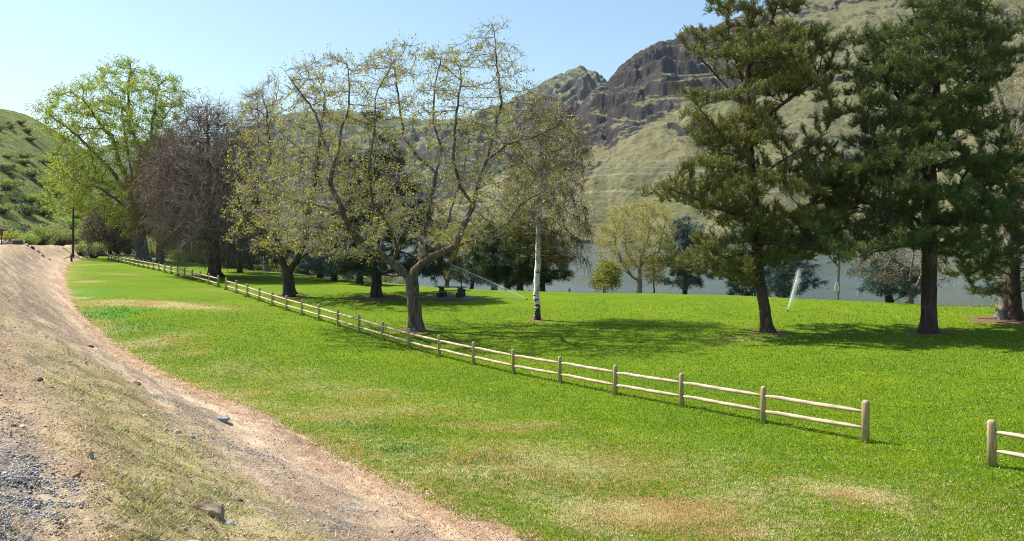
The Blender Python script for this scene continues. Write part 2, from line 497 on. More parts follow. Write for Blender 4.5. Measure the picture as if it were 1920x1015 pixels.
def hill(name, ridge, ds_tab, dr_tab, mat, nx, nt, rough, cliff=0, seed=0, ztop=None, base=WATER - 2, gully=.0, back=.35):
    """ridge: photo columns/rows of the skyline; distance of foot and ridge per column"""
    rp = np.array(ridge, float)
    px = np.linspace(rp[0, 0], rp[-1, 0], nx)
    ry = np.interp(px, rp[:, 0], rp[:, 1])
    ds = np.interp(px, [a for a, b in ds_tab], [b for a, b in ds_tab])
    dr = np.interp(px, [a for a, b in dr_tab], [b for a, b in dr_tab])
    tt = np.concatenate([np.linspace(0, 1, nt), 1 + np.linspace(0, 1, nt // 5)[1:] * back * 2])
    T, P = np.meshgrid(tt, px, indexing='ij')
    D = ds[None, :] + (dr - ds)[None, :] * T
    A = (P - PX0) / F
    # bend the columns sideways a little so nothing lines up
    X = A * D; Y = D
    zr = CZ + (PY0 - ry) / F * dr
    H = zr[None, :] - base
    wob = fbm(X / 160, Y / 160, 3, seed + 1)
    Tc = np.clip(T + .08 * wob * (1 - np.clip(T, 0, 1)) * 2, 0, None)
    if cliff:
        cl = np.interp(px, [1000, 1090, 1120, 1330, 1500, 1900], [0, .5, 1, 1, .25, .1])[None, :] * (.72 + .28 * sstep(-.5, .1, fbm(X / 55, Y / 90, 4, seed + 5)))
        tw = Tc
        prof = np.interp(Tc, [0, .5, .62, 1, 1.3], [0, .46, .60, 1, 1.1])
    else:
        prof = np.sin(np.clip(Tc, 0, 1) * pi / 2) ** .9 * .35 + np.clip(Tc, 0, 1) * .65
    top = np.clip(T, 0, 1)
    prof = prof * (1 - sstep(.93, 1, top)) + top * sstep(.93, 1, top)
    Z = base + H * prof
    env = np.sin(np.clip(top, 0, 1) * pi) ** .6
    rr = 1 - 2 * np.abs(fbm(X / 120, Y / 260, 4, seed + 2))
    Z = Z + env * gully * (rr - .5)
    Z = Z + rough * (env + .12) * fbm(X / 40, Y / 40, 5, seed + 3, .55)
    Z = Z + rough * (.14 if cliff else .35) * (env + .15) * fbm(X / 7, Y / 9, 3, seed + 4)
    cattr = np.zeros_like(Z)
    if cliff:
        band = sstep(.50, .60, Tc + .10 * fbm(X / 70, Y / 70, 3, seed + 30)) * cl
        small = sstep(.12, .32, fbm(X / 45, Y / 60, 3, seed + 31)) * .6 * sstep(.15, .35, T)
        msk = np.maximum(band * (.12 + .88 * sstep(-.30, .12, fbm(X / 34, Y / 50, 4, seed + 32))), small * .7)
        cattr = np.clip(band + small * .6, 0, 1)
        Z = Z + msk * 5 * fbm(X / 16, Y / 24, 5, seed + 12)
        Z = Z + band * (4.6 * fbm(X / 6, Y / 8, 4, seed + 40) + 2.5 * np.abs(fbm(X / 11, Y / 14, 3, seed + 41)))
        for h, ns, amp, lo, hi, sd in ((30., 62., 1.0, .38, .62, 20), (11., 24., .9, .35, .65, 21)):
            nz = amp * fbm(X / ns, Y / ns, 4, seed + sd) + .22 * fbm(X / 9, Y / 16, 4, seed + sd + 5)
            q_ = Z / h + nz; k_ = np.floor(q_); f_ = sstep(lo, hi, q_ - k_)
            Zt = (k_ + f_ * .8 + (q_ - k_) * .2 - nz) * h
            w_ = msk * (.9 if h > 20 else .5) * (1 - .75 * sstep(.93, .99, top))
            Z = Z * (1 - w_) + Zt * w_
    over = np.clip(T - 1, 0, None)
    Z = Z - over * H * .8
    i = np.arange(T.size).reshape(T.shape)
    q = np.stack([i[:-1, :-1], i[:-1, 1:], i[1:, 1:], i[1:, :-1]], -1).reshape(-1, 4)
    o = mesh_np(name, np.stack([X, Y, Z], -1).reshape(-1, 3), q, 4, mat, smooth=not cliff, attrs={'cliff': cattr.ravel()})
    tag(o, kind='structure')
    return X, Y, Z

M_HILL = hill_material('canyon_hillside', (.024, .022, .021), (.105, .118, .042), (.14, .14, .062), (.23, .17, .108), .52, .70, rockspots=.85, track=True)
M_PEAK = hill_material('far_peak', (.035, .034, .036), (.10, .13, .045), (.14, .165, .065), (.20, .18, .10), .66, .84, rockspots=.9)
M_LEFT = hill_material('green_slope', (.10, .10, .06), (.14, .19, .045), (.20, .24, .07), (.26, .25, .11), .3, .42, .05, True)
M_FAR = hill_material('distant_ridge', (.06, .06, .06), (.08, .11, .05), (.10, .13, .06), (.16, .15, .10), .4, .55, .006, False)
HILLG = hill('canyon_hillside', [(760, 405), (900, 352), (1000, 292), (1060, 238), (1092, 192), (1110, 168), (1128, 158), (1140, 154), (1148, 140), (1163, 122), (1178, 112), (1195, 100), (1212, 88), (1228, 84), (1240, 78), (1262, 74), (1274, 66), (1285, 56), (1300, 52), (1318, 55), (1340, 50), (1360, 40), (1385, 32), (1430, 20), (1480, 4), (1520, -8), (1600, -28), (1750, -60), (1900, -90), (2300, -150)],
     [(760, 900), (1000, 690), (1300, 655), (2300, 640)], [(760, 1250), (1100, 1150), (1400, 1180), (2300, 1300)], M_HILL, 760, 330, 7, 1, 100, gully=14)
hill('far_peak_hill', [(300, 330), (520, 290), (700, 255), (850, 225), (950, 200), (1000, 168), (1020, 154), (1040, 147), (1058, 139), (1066, 131), (1078, 129), (1087, 122), (1094, 124), (1101, 131), (1112, 133), (1120, 140), (1135, 150), (1160, 165), (1250, 210), (1400, 260)],
     [(300, 1300), (1400, 1200)], [(300, 2300), (1400, 1900)], M_PEAK, 520, 160, 26, 0, 200, gully=60)
hill('distant_ridge', [(-300, 330), (0, 310), (150, 285), (240, 262), (290, 268), (340, 290), (400, 262), (470, 236), (530, 216), (560, 209), (640, 207), (700, 216), (800, 228), (900, 222), (1000, 215), (1100, 240), (1400, 300)],
     [(-300, 3000), (1400, 3000)], [(-300, 5200), (1400, 5200)], M_FAR, 400, 70, 22, 0, 300, gully=110)
HILLL = hill('green_hillside', [(-700, 20), (-400, 90), (-150, 165), (0, 209), (25, 213), (60, 226), (110, 252), (160, 282), (220, 322), (300, 372), (380, 410), (480, 440), (560, 452)],
     [(-700, 120), (0, 165), (560, 260)], [(-700, 260), (0, 330), (560, 420)], M_LEFT, 300, 150, 2.2, 0, 400, gully=7, base=CZ - 4.6)

# ------------------------------------------------------------------ foliage / branch engine
def poly_extent(poly, y):
    xs = []
    n = len(poly)
    for i in range(n):
        (x1, y1), (x2, y2) = poly[i], poly[(i + 1) % n]
        if (y1 <= y < y2) or (y2 <= y < y1):
            xs.append(x1 + (y - y1) / (y2 - y1) * (x2 - x1))
    xs.sort()
    return xs

def sample_poly(poly, n, d, R, rng, clumps=0, crad=.6, shell=.0, cflat=.5):
    ys = [p[1] for p in poly]; y0, y1 = min(ys), max(ys)
    xs0, xs1 = min(p[0] for p in poly), max(p[0] for p in poly)
    out = []
    want = clumps or n
    while len(out) < want:
        px = rng.uniform(xs0, xs1); py = rng.uniform(y0, y1)
        e = poly_extent(poly, py)
        ok = False
        for a, b in zip(e[::2], e[1::2]):
            if a <= px <= b: ok = True
        if not ok: continue
        mid = (e[0] + e[-1]) / 2; hw = max((e[-1] - e[0]) / 2, 1)
        u = (px - mid) / hw
        r = min(R, hw * d / F * 1.15) * math.sqrt(max(0, 1 - u * u))
        dd = rng.uniform(-1, 1)
        if shell: dd = math.copysign(abs(dd) ** (1 - shell), dd)
        out.append(world(px, py, d + dd * r))
    out = np.array(out)
    if clumps:
        k = rng.integers(0, len(out), n)
        sz = rng.uniform(.6, 1.3, len(out))[k][:, None]
        out = out[k] + rng.normal(0, 1, (n, 3)) * sz * np.array((crad, crad, crad * cflat))
    return out

def grow(skel, att, step, di, dk, rng, iters=140, trop=(0, 0, 0), jit=.15, d0=40):
    """skel: list of world polylines (first starts the trunk)"""
    pos = []; par = []
    for li, line in enumerate(skel):
        line = [np.array(p, float) for p in line]
        if li == 0:
            pos.append(line[0]); par.append(-1); last = 0
        else:
            P = np.array(pos); last = int(np.argmin(((P - line[0]) ** 2).sum(1)))
            line = [P[last]] + line[1:] if len(line) > 1 else line
        for a, b in zip(line[:-1], line[1:]):
            L = np.linalg.norm(b - a); k = max(1, int(round(L / step)))
            for j in range(1, k + 1):
                q = a + (b - a) * j / k
                if j < k: q = q + rng.normal(0, step * .07, 3)
                pos.append(q); par.append(last); last = len(pos) - 1
    pos = np.array(pos); par = np.array(par)
    nskel = len(pos)
    A = att.copy()
    nd = np.full(len(A), 1e9); ni = np.zeros(len(A), int)
    def upd(new_idx):
        nonlocal nd, ni
        for c0 in range(0, len(new_idx), 400):
            ids = new_idx[c0:c0 + 400]
            D = ((A[:, None, :] - pos[ids][None]) ** 2).sum(2)
            k = D.argmin(1); v = np.sqrt(D[np.arange(len(A)), k])
            m = v < nd
            nd[m] = v[m]; ni[m] = ids[k[m]]
    upd(np.arange(len(pos)))
    kids = np.bincount(par[par >= 0], minlength=len(pos)).tolist()
    trop = np.array(trop)
    for it in range(iters):
        keep = nd > dk
        A = A[keep]; nd = nd[keep]; ni = ni[keep]
        if len(A) == 0: break
        act = nd < di
        if not act.any():
            act = nd <= np.partition(nd, min(5, len(nd) - 1))[min(5, len(nd) - 1)]
        idx = ni[act]
        v = A[act] - pos[idx]; v /= np.linalg.norm(v, axis=1)[:, None] + 1e-9
        acc = np.zeros((len(pos), 3)); np.add.at(acc, idx, v)
        uq = np.unique(idx)
        uq = np.array([u for u in uq if kids[u] < 4], int)
        if len(uq) == 0: break
        d = acc[uq]; ln = np.linalg.norm(d, axis=1)[:, None]
        d = d / (ln + 1e-6)
        d = d + rng.normal(0, jit, d.shape) + trop
        d /= np.linalg.norm(d, axis=1)[:, None]
        newp = pos[uq] + d * step
        st = len(pos)
        pos = np.vstack([pos, newp]); par = np.concatenate([par, uq])
        for u in uq: kids[u] += 1
        kids += [0] * len(uq)
        upd(np.arange(st, len(pos)))
        if len(pos) > 14000: break
    return pos, par

def radii(pos, par, rbase, rtip):
    n = len(pos); tips = np.zeros(n)
    haskid = np.zeros(n, bool); haskid[par[par >= 0]] = True
    tips[~haskid] = 1
    for i in range(n - 1, 0, -1):
        tips[par[i]] += tips[i]
    e = math.log(max(tips[0], 2)) / math.log(rbase / rtip)
    return rtip * np.maximum(tips, 1) ** (1 / e), tips

def tube_mesh(pos, par, rad, n=6):
    N = len(pos)
    main = np.full(N, -1)
    for i in range(1, N):
        p = par[i]
        if main[p] < 0 or rad[i] > rad[main[p]]: main[p] = i
    edge = np.zeros((N, 3)); m = par >= 0
    edge[m] = pos[m] - pos[par[m]]
    edge /= np.linalg.norm(edge, axis=1)[:, None] + 1e-9
    dirs = edge.copy()
    hm = main >= 0
    dirs[hm] += edge[main[hm]]
    dirs /= np.linalg.norm(dirs, axis=1)[:, None] + 1e-9
    ref = np.array((.15, .95, .12)); ref /= np.linalg.norm(ref)
    def ring(c, d, r):
        u = np.cross(d, ref); u /= np.linalg.norm(u, axis=1)[:, None] + 1e-9
        w = np.cross(d, u)
        a = np.arange(n) * 2 * pi / n
        return c[:, None, :] + r[:, None, None] * (np.cos(a)[None, :, None] * u[:, None, :] + np.sin(a)[None, :, None] * w[:, None, :])
    R0 = ring(pos, dirs, rad).reshape(-1, 3)
    ch = np.where(m)[0]
    ismain = main[par[ch]] == ch
    side = ch[~ismain]
    Rs = ring(pos[par[side]], edge[side], rad[side] * 1.15).reshape(-1, 3)
    V = np.vstack([R0, Rs])
    start = np.zeros(N, int)
    start[ch[ismain]] = par[ch[ismain]] * n
    start[side] = N * n + np.arange(len(side)) * n
    k = np.arange(n); k2 = (k + 1) % n
    a = start[ch][:, None]; b = (ch * n)[:, None]
    q = np.stack([a + k, a + k2, b + k2, b + k], -1).reshape(-1, 4)
    return V, q

def prism_mesh(P0_, P1, r0, r1, n=3):
    d = P1 - P0_; d /= np.linalg.norm(d, axis=1)[:, None] + 1e-9
    ref = np.array((.15, .95, .12))
    u = np.cross(d, ref); u /= np.linalg.norm(u, axis=1)[:, None] + 1e-9
    w = np.cross(d, u); a = np.arange(n) * 2 * pi / n
    off = np.cos(a)[None, :, None] * u[:, None] + np.sin(a)[None, :, None] * w[:, None]
    A = P0_[:, None] + off * np.reshape(r0, (-1, 1, 1)); B = P1[:, None] + off * np.reshape(r1, (-1, 1, 1))
    V = np.concatenate([A, B], 1).reshape(-1, 3)
    N = len(P0_); base = (np.arange(N) * 2 * n)[:, None]
    k = np.arange(n); k2 = (k + 1) % n
    q = np.stack([base + k, base + k2, base + n + k2, base + n + k], -1).reshape(-1, 4)
    return V, q

def unit(v): return v / (np.linalg.norm(v, axis=-1, keepdims=True) + 1e-9)

def leaves_mesh(cen, size, rng, up=.4, aspect=1.6, dirs=None):
    N = len(cen)
    a = rng.normal(0, 1, (N, 3)) if dirs is None else dirs + rng.normal(0, .5, (N, 3))
    a = unit(a); nrm = rng.normal(0, 1, (N, 3)); nrm[:, 2] = np.abs(nrm[:, 2]) + up
    b = unit(np.cross(a, nrm)); s = np.reshape(size, (-1, 1))
    c = unit(np.cross(a, b))
    V = np.stack([cen - a * s * .5, cen + b * s * .5 / aspect + c * s * .08, cen + a * s * .5, cen - b * s * .5 / aspect + c * s * .08], 1).reshape(-1, 3)
    return V, np.arange(4 * N).reshape(-1, 4)

def tufts_mesh(cen, dirs, length, width, K, rng, spread=.9):
    N = len(cen)
    d = unit(dirs)[:, None, :] * 1.0 + rng.normal(0, spread, (N, K, 3)) * .75
    d = unit(d)
    L = np.reshape(length, (-1, 1, 1)) * rng.uniform(.7, 1.1, (N, K, 1))
    w = unit(np.cross(d, rng.normal(0, 1, (N, K, 3)))) * np.reshape(width, (-1, 1, 1)) * .5
    c = cen[:, None, :] + rng.normal(0, 1, (N, K, 3)) * np.reshape(length, (-1, 1, 1)) * .22
    V = np.stack([c - w, c + w, c + d * L], 2).reshape(-1, 3)
    return V, np.arange(3 * N * K).reshape(-1, 3)

def join(parts):
    """parts list of (V, faces) with equal face size"""
    V = []; Q = []; o = 0
    for v, q in parts:
        V.append(v); Q.append(q + o); o += len(v)
    return np.vstack(V), np.vstack(Q)

BARK_DK = bark_mat('bark_dark', (.035, .028, .022), (.11, .09, .07))
BARK_GREY = bark_mat('bark_grey', (.11, .095, .08), (.27, .24, .20), 7)
BARK_BROWN = bark_mat('bark_brown', (.05, .035, .026), (.14, .10, .08), 5)
BARK_WALNUT = bark_mat('bark_walnut', (.065, .052, .042), (.21, .175, .14), 7)
TWIG_GREY = bark_mat('twig_grey', (.20, .18, .155), (.48, .44, .39), 3)
TWIG_BROWN = bark_mat('twig_brown', (.07, .04, .025), (.14, .085, .055), 3)
BARK_PALE = bark_mat('bark_pale', (.20, .18, .14), (.48, .45, .38), 4, 1)
def birch_bark():
    t = NT('birch_bark')
    v = t.vscale(t.pos(), (1.6, 1.6, 5.5))
    n = t.noise(1.5, 4, .65, v); n2 = t.noise(.8, 3, .6, t.vscale(t.pos(), (2.5, 2.5, 2.0)))
    z = t.node('ShaderNodeSeparateXYZ'); t.set(z, 0, t.pos())
    low = t.ramp(z.outputs['Z'], 3.2, 1.0, .0, .14)
    m = t.ramp(t.math('ADD', n, low), .555, .62)
    m = t.math('MAXIMUM', m, t.ramp(t.math('ADD', n2, low), .62, .68))
    c = t.mix(m, (.74, .72, .66), (.035, .03, .028))
    return t.finish(t.pbr(c, .7, t.bump(n, .3, .02), .3))
BARK_BIRCH = birch_bark()
L_WALNUT = leaf_mat('walnut_spring_leaves', [(.34, .30, .035), (.46, .36, .04), (.22, .26, .05)], .3)
L_WALNUT2 = leaf_mat('walnut_gold_leaves', [(.42, .34, .03), (.34, .30, .04), (.50, .36, .04)], .3)
L_COTTON = leaf_mat('cottonwood_leaves', [(.24, .34, .02), (.36, .42, .03), (.15, .25, .02)], .42)
L_BIRCH = leaf_mat('birch_catkins', [(.24, .13, .04), (.32, .24, .05), (.28, .28, .05)], .2)
L_PINE1 = leaf_mat('pine_needles_light', [(.085, .11, .028), (.155, .175, .04), (.27, .25, .06)], .12, .45)
L_PINE2 = leaf_mat('pine_needles_dark', [(.055, .088, .02), (.10, .138, .034), (.165, .19, .05)], .12, .45)
L_CANDLE = leaf_mat('pine_candles', [(.42, .22, .06), (.34, .16, .05)], 0)
L_SPRUCE = leaf_mat('spruce_needles', [(.022, .045, .032), (.04, .072, .052)], .05, .5)
L_BLUE = leaf_mat('blue_spruce_needles', [(.05, .095, .095), (.11, .17, .16)], .05, .5)
L_JUNI = leaf_mat('juniper_foliage', [(.02, .05, .018), (.05, .095, .03)], .05, .5)
L_CEDAR = leaf_mat('cedar_foliage', [(.10, .075, .025), (.15, .11, .035), (.06, .055, .018)], .1, .6)
L_SYC = leaf_mat('sycamore_buds', [(.38, .33, .06), (.46, .38, .08), (.30, .30, .06)], .3)
L_SAPL = leaf_mat('sapling_gold_leaves', [(.42, .30, .06), (.36, .32, .06)], .35)
L_BROWN = leaf_mat('brown_buds', [(.13, .085, .05), (.20, .14, .085)], .1)
L_WILLOW = leaf_mat('willow_leaves', [(.16, .30, .03), (.24, .38, .05)], .4)
L_SHRUB = leaf_mat('shrub_leaves', [(.17, .23, .05), (.27, .33, .08), (.33, .36, .12)], .25)
L_TAN = leaf_mat('tan_brush', [(.24, .20, .12), (.32, .28, .14), (.20, .22, .09)], .25)
L_YEL = leaf_mat('yellow_shrub', [(.38, .36, .04), (.28, .32, .05)], .35)

def tree(name, label, base, poly, skel, R, natt, step, rbase, rtip, bark, leafm, kind, cat='tree', di=None, dk=None,
         clumps=0, crad=.6, trop=(0, 0, 0), twigs=3, tl=.5, tdroop=0, lsize=.09, lper=5, seed=1, group=None, nside=6,
         dbase=None, tuftK=14, tuftL=.2, tuftW=.012, candles=0, dens=1.0, shell=0, twig_r=.006, leafprob=1.0, jit=.15, minz=None, twig_mat=None, extra=None, flare=.6, foltips=3.1):
    rng = np.random.default_rng(seed)
    if dbase is None:
        bx, d, bz = hit(*base)
    else:
        d = dbase; bx = (base[0] - PX0) / F * d; bz = float(terrain(bx, d))
    B = np.array((bx, d, bz - .05))
    lines = []
    for i, l in enumerate(skel):
        w = [world(p[0], p[1], d + (p[2] if len(p) > 2 else 0)) for p in l]
        if i == 0: w[0] = B
        lines.append(w)
    att = sample_poly(poly, natt, d, R, rng, clumps, crad, shell, .32 if kind == 'needle' else .5)
    if minz is not None: att = att[att[:, 2] > bz + minz]
    pos, par = grow(lines, att, step, di or step * 6, dk or step * 1.3, rng, trop=trop, jit=jit)
    rad, tips = radii(pos, par, rbase, rtip)
    hz = pos[:, 2] - bz
    rad = rad * (1 + flare * np.exp(-np.maximum(hz, 0) / .35) * (tips > tips[0] * .5))
    V, q = tube_mesh(pos, par, rad, nside)
    parts = []
    haskid = np.zeros(len(pos), bool); haskid[par[par >= 0]] = True
    edge = np.zeros_like(pos); m = par >= 0; edge[m] = pos[m] - pos[par[m]]; edge = unit(edge)
    thin = np.where((rad < rtip * 3.2) & m & (hz > 1.0))[0]
    e = empty(name, B, label, cat, group)
    mesh_np('trunk', V, q, 4, bark, e, smooth=True, origin=B)
    # twigs
    if kind in ('leaf', 'bare', 'catkin'):
        src = np.repeat(thin, twigs)
        src = src[rng.random(len(src)) < dens]
        dv = unit(edge[src] * .9 + rng.normal(0, .75, (len(src), 3)) + np.array((0, 0, .25 - tdroop)))
        L = tl * rng.uniform(.4, 1.1, len(src))[:, None]
        st = pos[par[src]] + (pos[src] - pos[par[src]]) * rng.random((len(src), 1))
        p1 = st + dv * L * .5
        dv2 = unit(dv + rng.normal(0, .35, dv.shape) + np.array((0, 0, -tdroop)))
        p2 = p1 + dv2 * L * .5
        parts.append(prism_mesh(st, p1, twig_r * 1.3, twig_r))
        parts.append(prism_mesh(p1, p2, twig_r, twig_r * .55))
        if kind == 'catkin' or kind == 'bare':
            dv3 = unit(dv2 + rng.normal(0, .3, dv.shape) + np.array((0, 0, -tdroop * 1.5)))
            p3 = p2 + dv3 * L * .6
            parts.append(prism_mesh(p2, p3, twig_r * .7, twig_r * .4))
            s2 = p1; dv4 = unit(dv + rng.normal(0, .8, dv.shape)); p4 = s2 + dv4 * L * .5
            parts.append(prism_mesh(s2, p4, twig_r * .8, twig_r * .4))
            ends = np.vstack([p3, p4, p2]); 
        else:
            ends = np.vstack([p2, p2, p1])
    if parts:
        V, q = join(parts)
        mesh_np('twigs', V, q, 4, twig_mat or bark, e, smooth=True, origin=B)
    if kind in ('leaf', 'catkin', 'bare') and lper > 0:
        k = rng.integers(0, len(ends), int(len(ends) * lper * leafprob / 1.0)) if lper < 1 else np.repeat(np.arange(len(ends)), int(lper))
        if leafprob < 1 and lper >= 1:
            on = rng.random(len(ends)) < leafprob
            k = k[on[k]]
        cl = ends[k] + rng.normal(0, lsize * .8, (len(k), 3)) + np.array((0, 0, -tdroop * .1))
        dirs = None
        if kind == 'catkin': dirs = np.tile(np.array((0, 0, -1.2)), (len(cl), 1))
        V, q = leaves_mesh(cl, lsize * rng.uniform(.6, 1.3, len(cl)), rng, .4, 1.6 if kind != 'catkin' else 3.0, dirs)
        mesh_np('crown', V, q, 4, leafm, e, origin=B)
    if kind in ('needle', 'spray'):
        fol = np.where((tips <= foltips) & m & (hz > .8))[0]
        reps = np.repeat(fol, max(1, int(round(dens))))
        if kind == 'needle':
            reps = np.repeat(fol, dens)
            sd = unit(edge[reps] * .55 + rng.normal(0, .42, (len(reps), 3)) + np.array((0, 0, .75)))
            p0 = pos[reps] - edge[reps] * rng.random((len(reps), 1)) * step + rng.normal(0, .03, (len(reps), 3))
            SL = tuftL * rng.uniform(.8, 1.8, (len(reps), 1))
            cc, dd_ = [], []
            for j in range(4):
                cc.append(p0 + sd * SL * (j / 3)); dd_.append(sd)
            c = np.vstack(cc); dirs = np.vstack(dd_)
            V, q = tufts_mesh(c, dirs, .15, tuftW, tuftK, rng, .62)
            mesh_np('crown', V, q, 3, leafm, e, origin=B)
            V, q = prism_mesh(p0, p0 + sd * SL, .011, .006)
            mesh_np('shoots', V, q, 4, BARK_BROWN, e, origin=B)
            if candles:
                k = rng.random(len(p0)) < candles
                cc = (p0 + sd * (SL + .07))[k]; ss = sd[k]
                V, q = prism_mesh(cc, cc + ss * .10, .020, .010)
                mesh_np('candle_buds', V, q, 4, L_CANDLE, e, origin=B)
            return e, B, pos, par, rad
        c = pos[reps] - edge[reps] * rng.random((len(reps), 1)) * step + rng.normal(0, step * .28, (len(reps), 3))
        dirs = edge[reps] * .8 + rng.normal(0, .3, (len(reps), 3)) + np.array((0, 0, .35 - tdroop))
        if kind == 'needle':
            V, q = tufts_mesh(c, dirs, tuftL * rng.uniform(.8, 1.2, len(c)), tuftW, tuftK, rng, .62)
        else:
            V, q = tufts_mesh(c, dirs, tuftL * rng.uniform(.7, 1.3, len(c)), tuftW, tuftK, rng, .7)
        mesh_np('crown', V, q, 3, leafm, e, origin=B)
        if candles:
            t = np.where(~haskid & m)[0]; t = t[rng.random(len(t)) < candles]
            cc = np.repeat(pos[t], 3, 0) + rng.normal(0, .09, (len(t) * 3, 3)) + np.array((0, 0, .12))
            V, q = prism_mesh(cc, cc + np.array((0, 0, .10)) + rng.normal(0, .02, cc.shape), .017, .008)
            mesh_np('candle_buds', V, q, 4, L_CANDLE, e, origin=B)
    print(name, label[:30], 'd=%.1f' % d, 'nodes', len(pos), 'tips', int(tips[0]))
    return e, B, pos, par, rad

exec_trees = True
# --- two walnuts
W1 = tree('walnut_tree', 'wide walnut with a thick forked trunk and sparse new leaves behind the rail fence', (780, 620),
     [(540, 130), (600, 75), (650, 110), (700, 95), (735, 80), (790, 80), (830, 85), (880, 50), (950, 28), (975, 90), (1000, 150), (1070, 215), (1110, 245), (1060, 300), (1095, 345), (1010, 385), (965, 450), (900, 470), (850, 440), (800, 470), (740, 450), (700, 490), (610, 490), (560, 470), (500, 430), (450, 400), (440, 350), (470, 290), (500, 230), (530, 190)],
     [[(780, 618), (778, 590), (776, 560), (773, 538), (772, 526)],
      [(772, 526), (758, 512), (735, 492), (707, 473), (680, 455, -.5), (656, 433, -1), (641, 394, -1.5), (628, 365, -1.6), (619, 345, -1.8), (624, 310, -1.8), (636, 281, -2), (641, 236, -2), (653, 207, -2.2), (656, 162, -2.3), (650, 120, -2.3)],
      [(619, 345, -1.8), (606, 325, -2), (597, 318, -2), (572, 290, -2.4), (540, 262, -3), (523, 245, -3.2)],
      [(624, 310, -1.8), (605, 260, -.5), (592, 212, 0), (560, 170, .4), (535, 135, .6)],
      [(656, 433, -1), (630, 432, -2), (597, 426, -3), (562, 424, -4), (520, 432, -4.6), (480, 425, -5)],
      [(597, 426, -3), (560, 450, -3.5), (520, 460, -3.5)],
      [(707, 473), (706, 452, 1), (722, 410, 2.2), (740, 370, 3), (745, 320, 3.6), (730, 270, 4)],
      [(772, 526), (778, 508), (789, 493), (798, 468, .5), (796, 419, 1), (811, 355, 1.5), (818, 325, 2), (800, 308, 2), (784, 296, 2), (759, 261, 2.3), (749, 197, 2.5), (740, 130, 2.5)],
      [(818, 325, 2), (828, 280, 3), (812, 230, 3.3), (815, 160, 3.4), (830, 100, 3.2)],
      [(778, 508), (795, 492, -.2), (818, 478, -.5), (853, 462, -1), (885, 452, -1.4), (917, 438, -1.8), (951, 419, -2), (976, 384, -2.2), (1005, 367, -2.5), (1055, 345, -3)],
      [(745, 500), (700, 488, -3), (650, 478, -4.5), (600, 480, -5.5), (560, 470, -6)],
      [(885, 452, -1.4), (930, 445, -3), (975, 425, -4), (1020, 400, -4.6), (1050, 395, -5)],
      [(641, 394, -1.5), (600, 385, 0), (550, 375, 1), (500, 360, 1.6), (455, 350, 2)],
      [(853, 462, -1), (867, 429, -.6), (887, 384, -.4), (897, 340, -.3), (912, 300, 0), (927, 241, .2), (941, 192, .3), (931, 123, .3), (927, 60, .2)],
      [(912, 300, 0), (930, 288, -.5), (951, 271, -1), (1005, 256, -1.4), (1045, 236, -1.8), (1074, 227, -2)],
      [(798, 468, .5), (815, 450, 1.8), (838, 425, 3), (850, 380, 4), (870, 320, 4.6), (880, 250, 5)],
      [(887, 384, -.4), (862, 350, -2), (850, 300, -3.2), (855, 220, -4), (865, 150, -4)],
      [(735, 492), (745, 470, -2), (735, 430, -3.6), (700, 390, -4.6), (690, 330, -5), (700, 260, -5), (705, 180, -4.6)],
      ],
     6.2, 2300, .30, .36, .008, BARK_WALNUT, L_WALNUT, 'leaf', twigs=4, dens=.85, tl=.62, tdroop=.0, lsize=.115, lper=6, leafprob=.13, seed=11, nside=8, jit=.12, trop=(0, 0, .0), dk=.50, di=3.2, twig_r=.009, twig_mat=TWIG_GREY)
tree('walnut_tree', 'gold tipped walnut with short dark trunk between brown bare tree and forked walnut', (545, 556),
     [(425, 240), (440, 190), (500, 140), (560, 130), (620, 120), (670, 190), (680, 300), (660, 420), (600, 490), (560, 470), (500, 480), (440, 470), (415, 400), (420, 300)],
     [[(545, 553), (541, 530), (538, 512)], [(538, 512), (528, 490), (512, 465), (480, 430), (455, 400), (440, 350)],
      [(538, 512), (556, 490), (572, 450), (578, 400), (590, 340), (600, 260), (610, 180)], [(528, 490), (520, 440), (515, 380), (505, 300), (500, 200)], [(556, 490), (600, 460), (630, 430), (650, 380)]],
     6, 1000, .40, .42, .011, BARK_DK, L_WALNUT2, 'leaf', twigs=3, tl=.8, lsize=.15, lper=5, leafprob=.17, seed=12, jit=.16, dk=.7, di=4, twig_r=.013, twig_mat=TWIG_GREY)
# --- birch
tree('birch_tree', 'white barked birch with black marks and weeping catkin twigs, alone on the lawn', (1008, 601),
     [(965, 200), (1000, 168), (1045, 178), (1090, 215), (1115, 240), (1105, 300), (1100, 360), (1112, 420), (1115, 490), (1095, 505), (1065, 480), (1040, 490), (1018, 460), (985, 440), (955, 430), (940, 380), (950, 300), (955, 240)],
     [[(1008, 601), (1006, 560), (1007, 520), (1009, 480), (1010, 440), (1012, 390), (1014, 330), (1012, 270), (1008, 220), (1004, 185)],
      [(1009, 470), (990, 463, -.4), (970, 466, -.6)], [(1010, 440), (990, 437, -.3), (975, 441, -.4)],
      [(1012, 420), (1040, 400, -.8), (1070, 380, -1.2), (1095, 385, -1.4)], [(1012, 390), (1050, 340, 1), (1080, 300, 1.5)], [(1013, 330), (985, 300, .5), (965, 260, 1)]],
     2.3, 850, .22, .17, .007, BARK_BIRCH, L_BIRCH, 'catkin', twigs=3, tl=.8, tdroop=.85, lsize=.075, lper=3, leafprob=.85, seed=13, dk=.33, di=1.9, twig_r=.008, flare=.3, twig_mat=TWIG_BROWN)
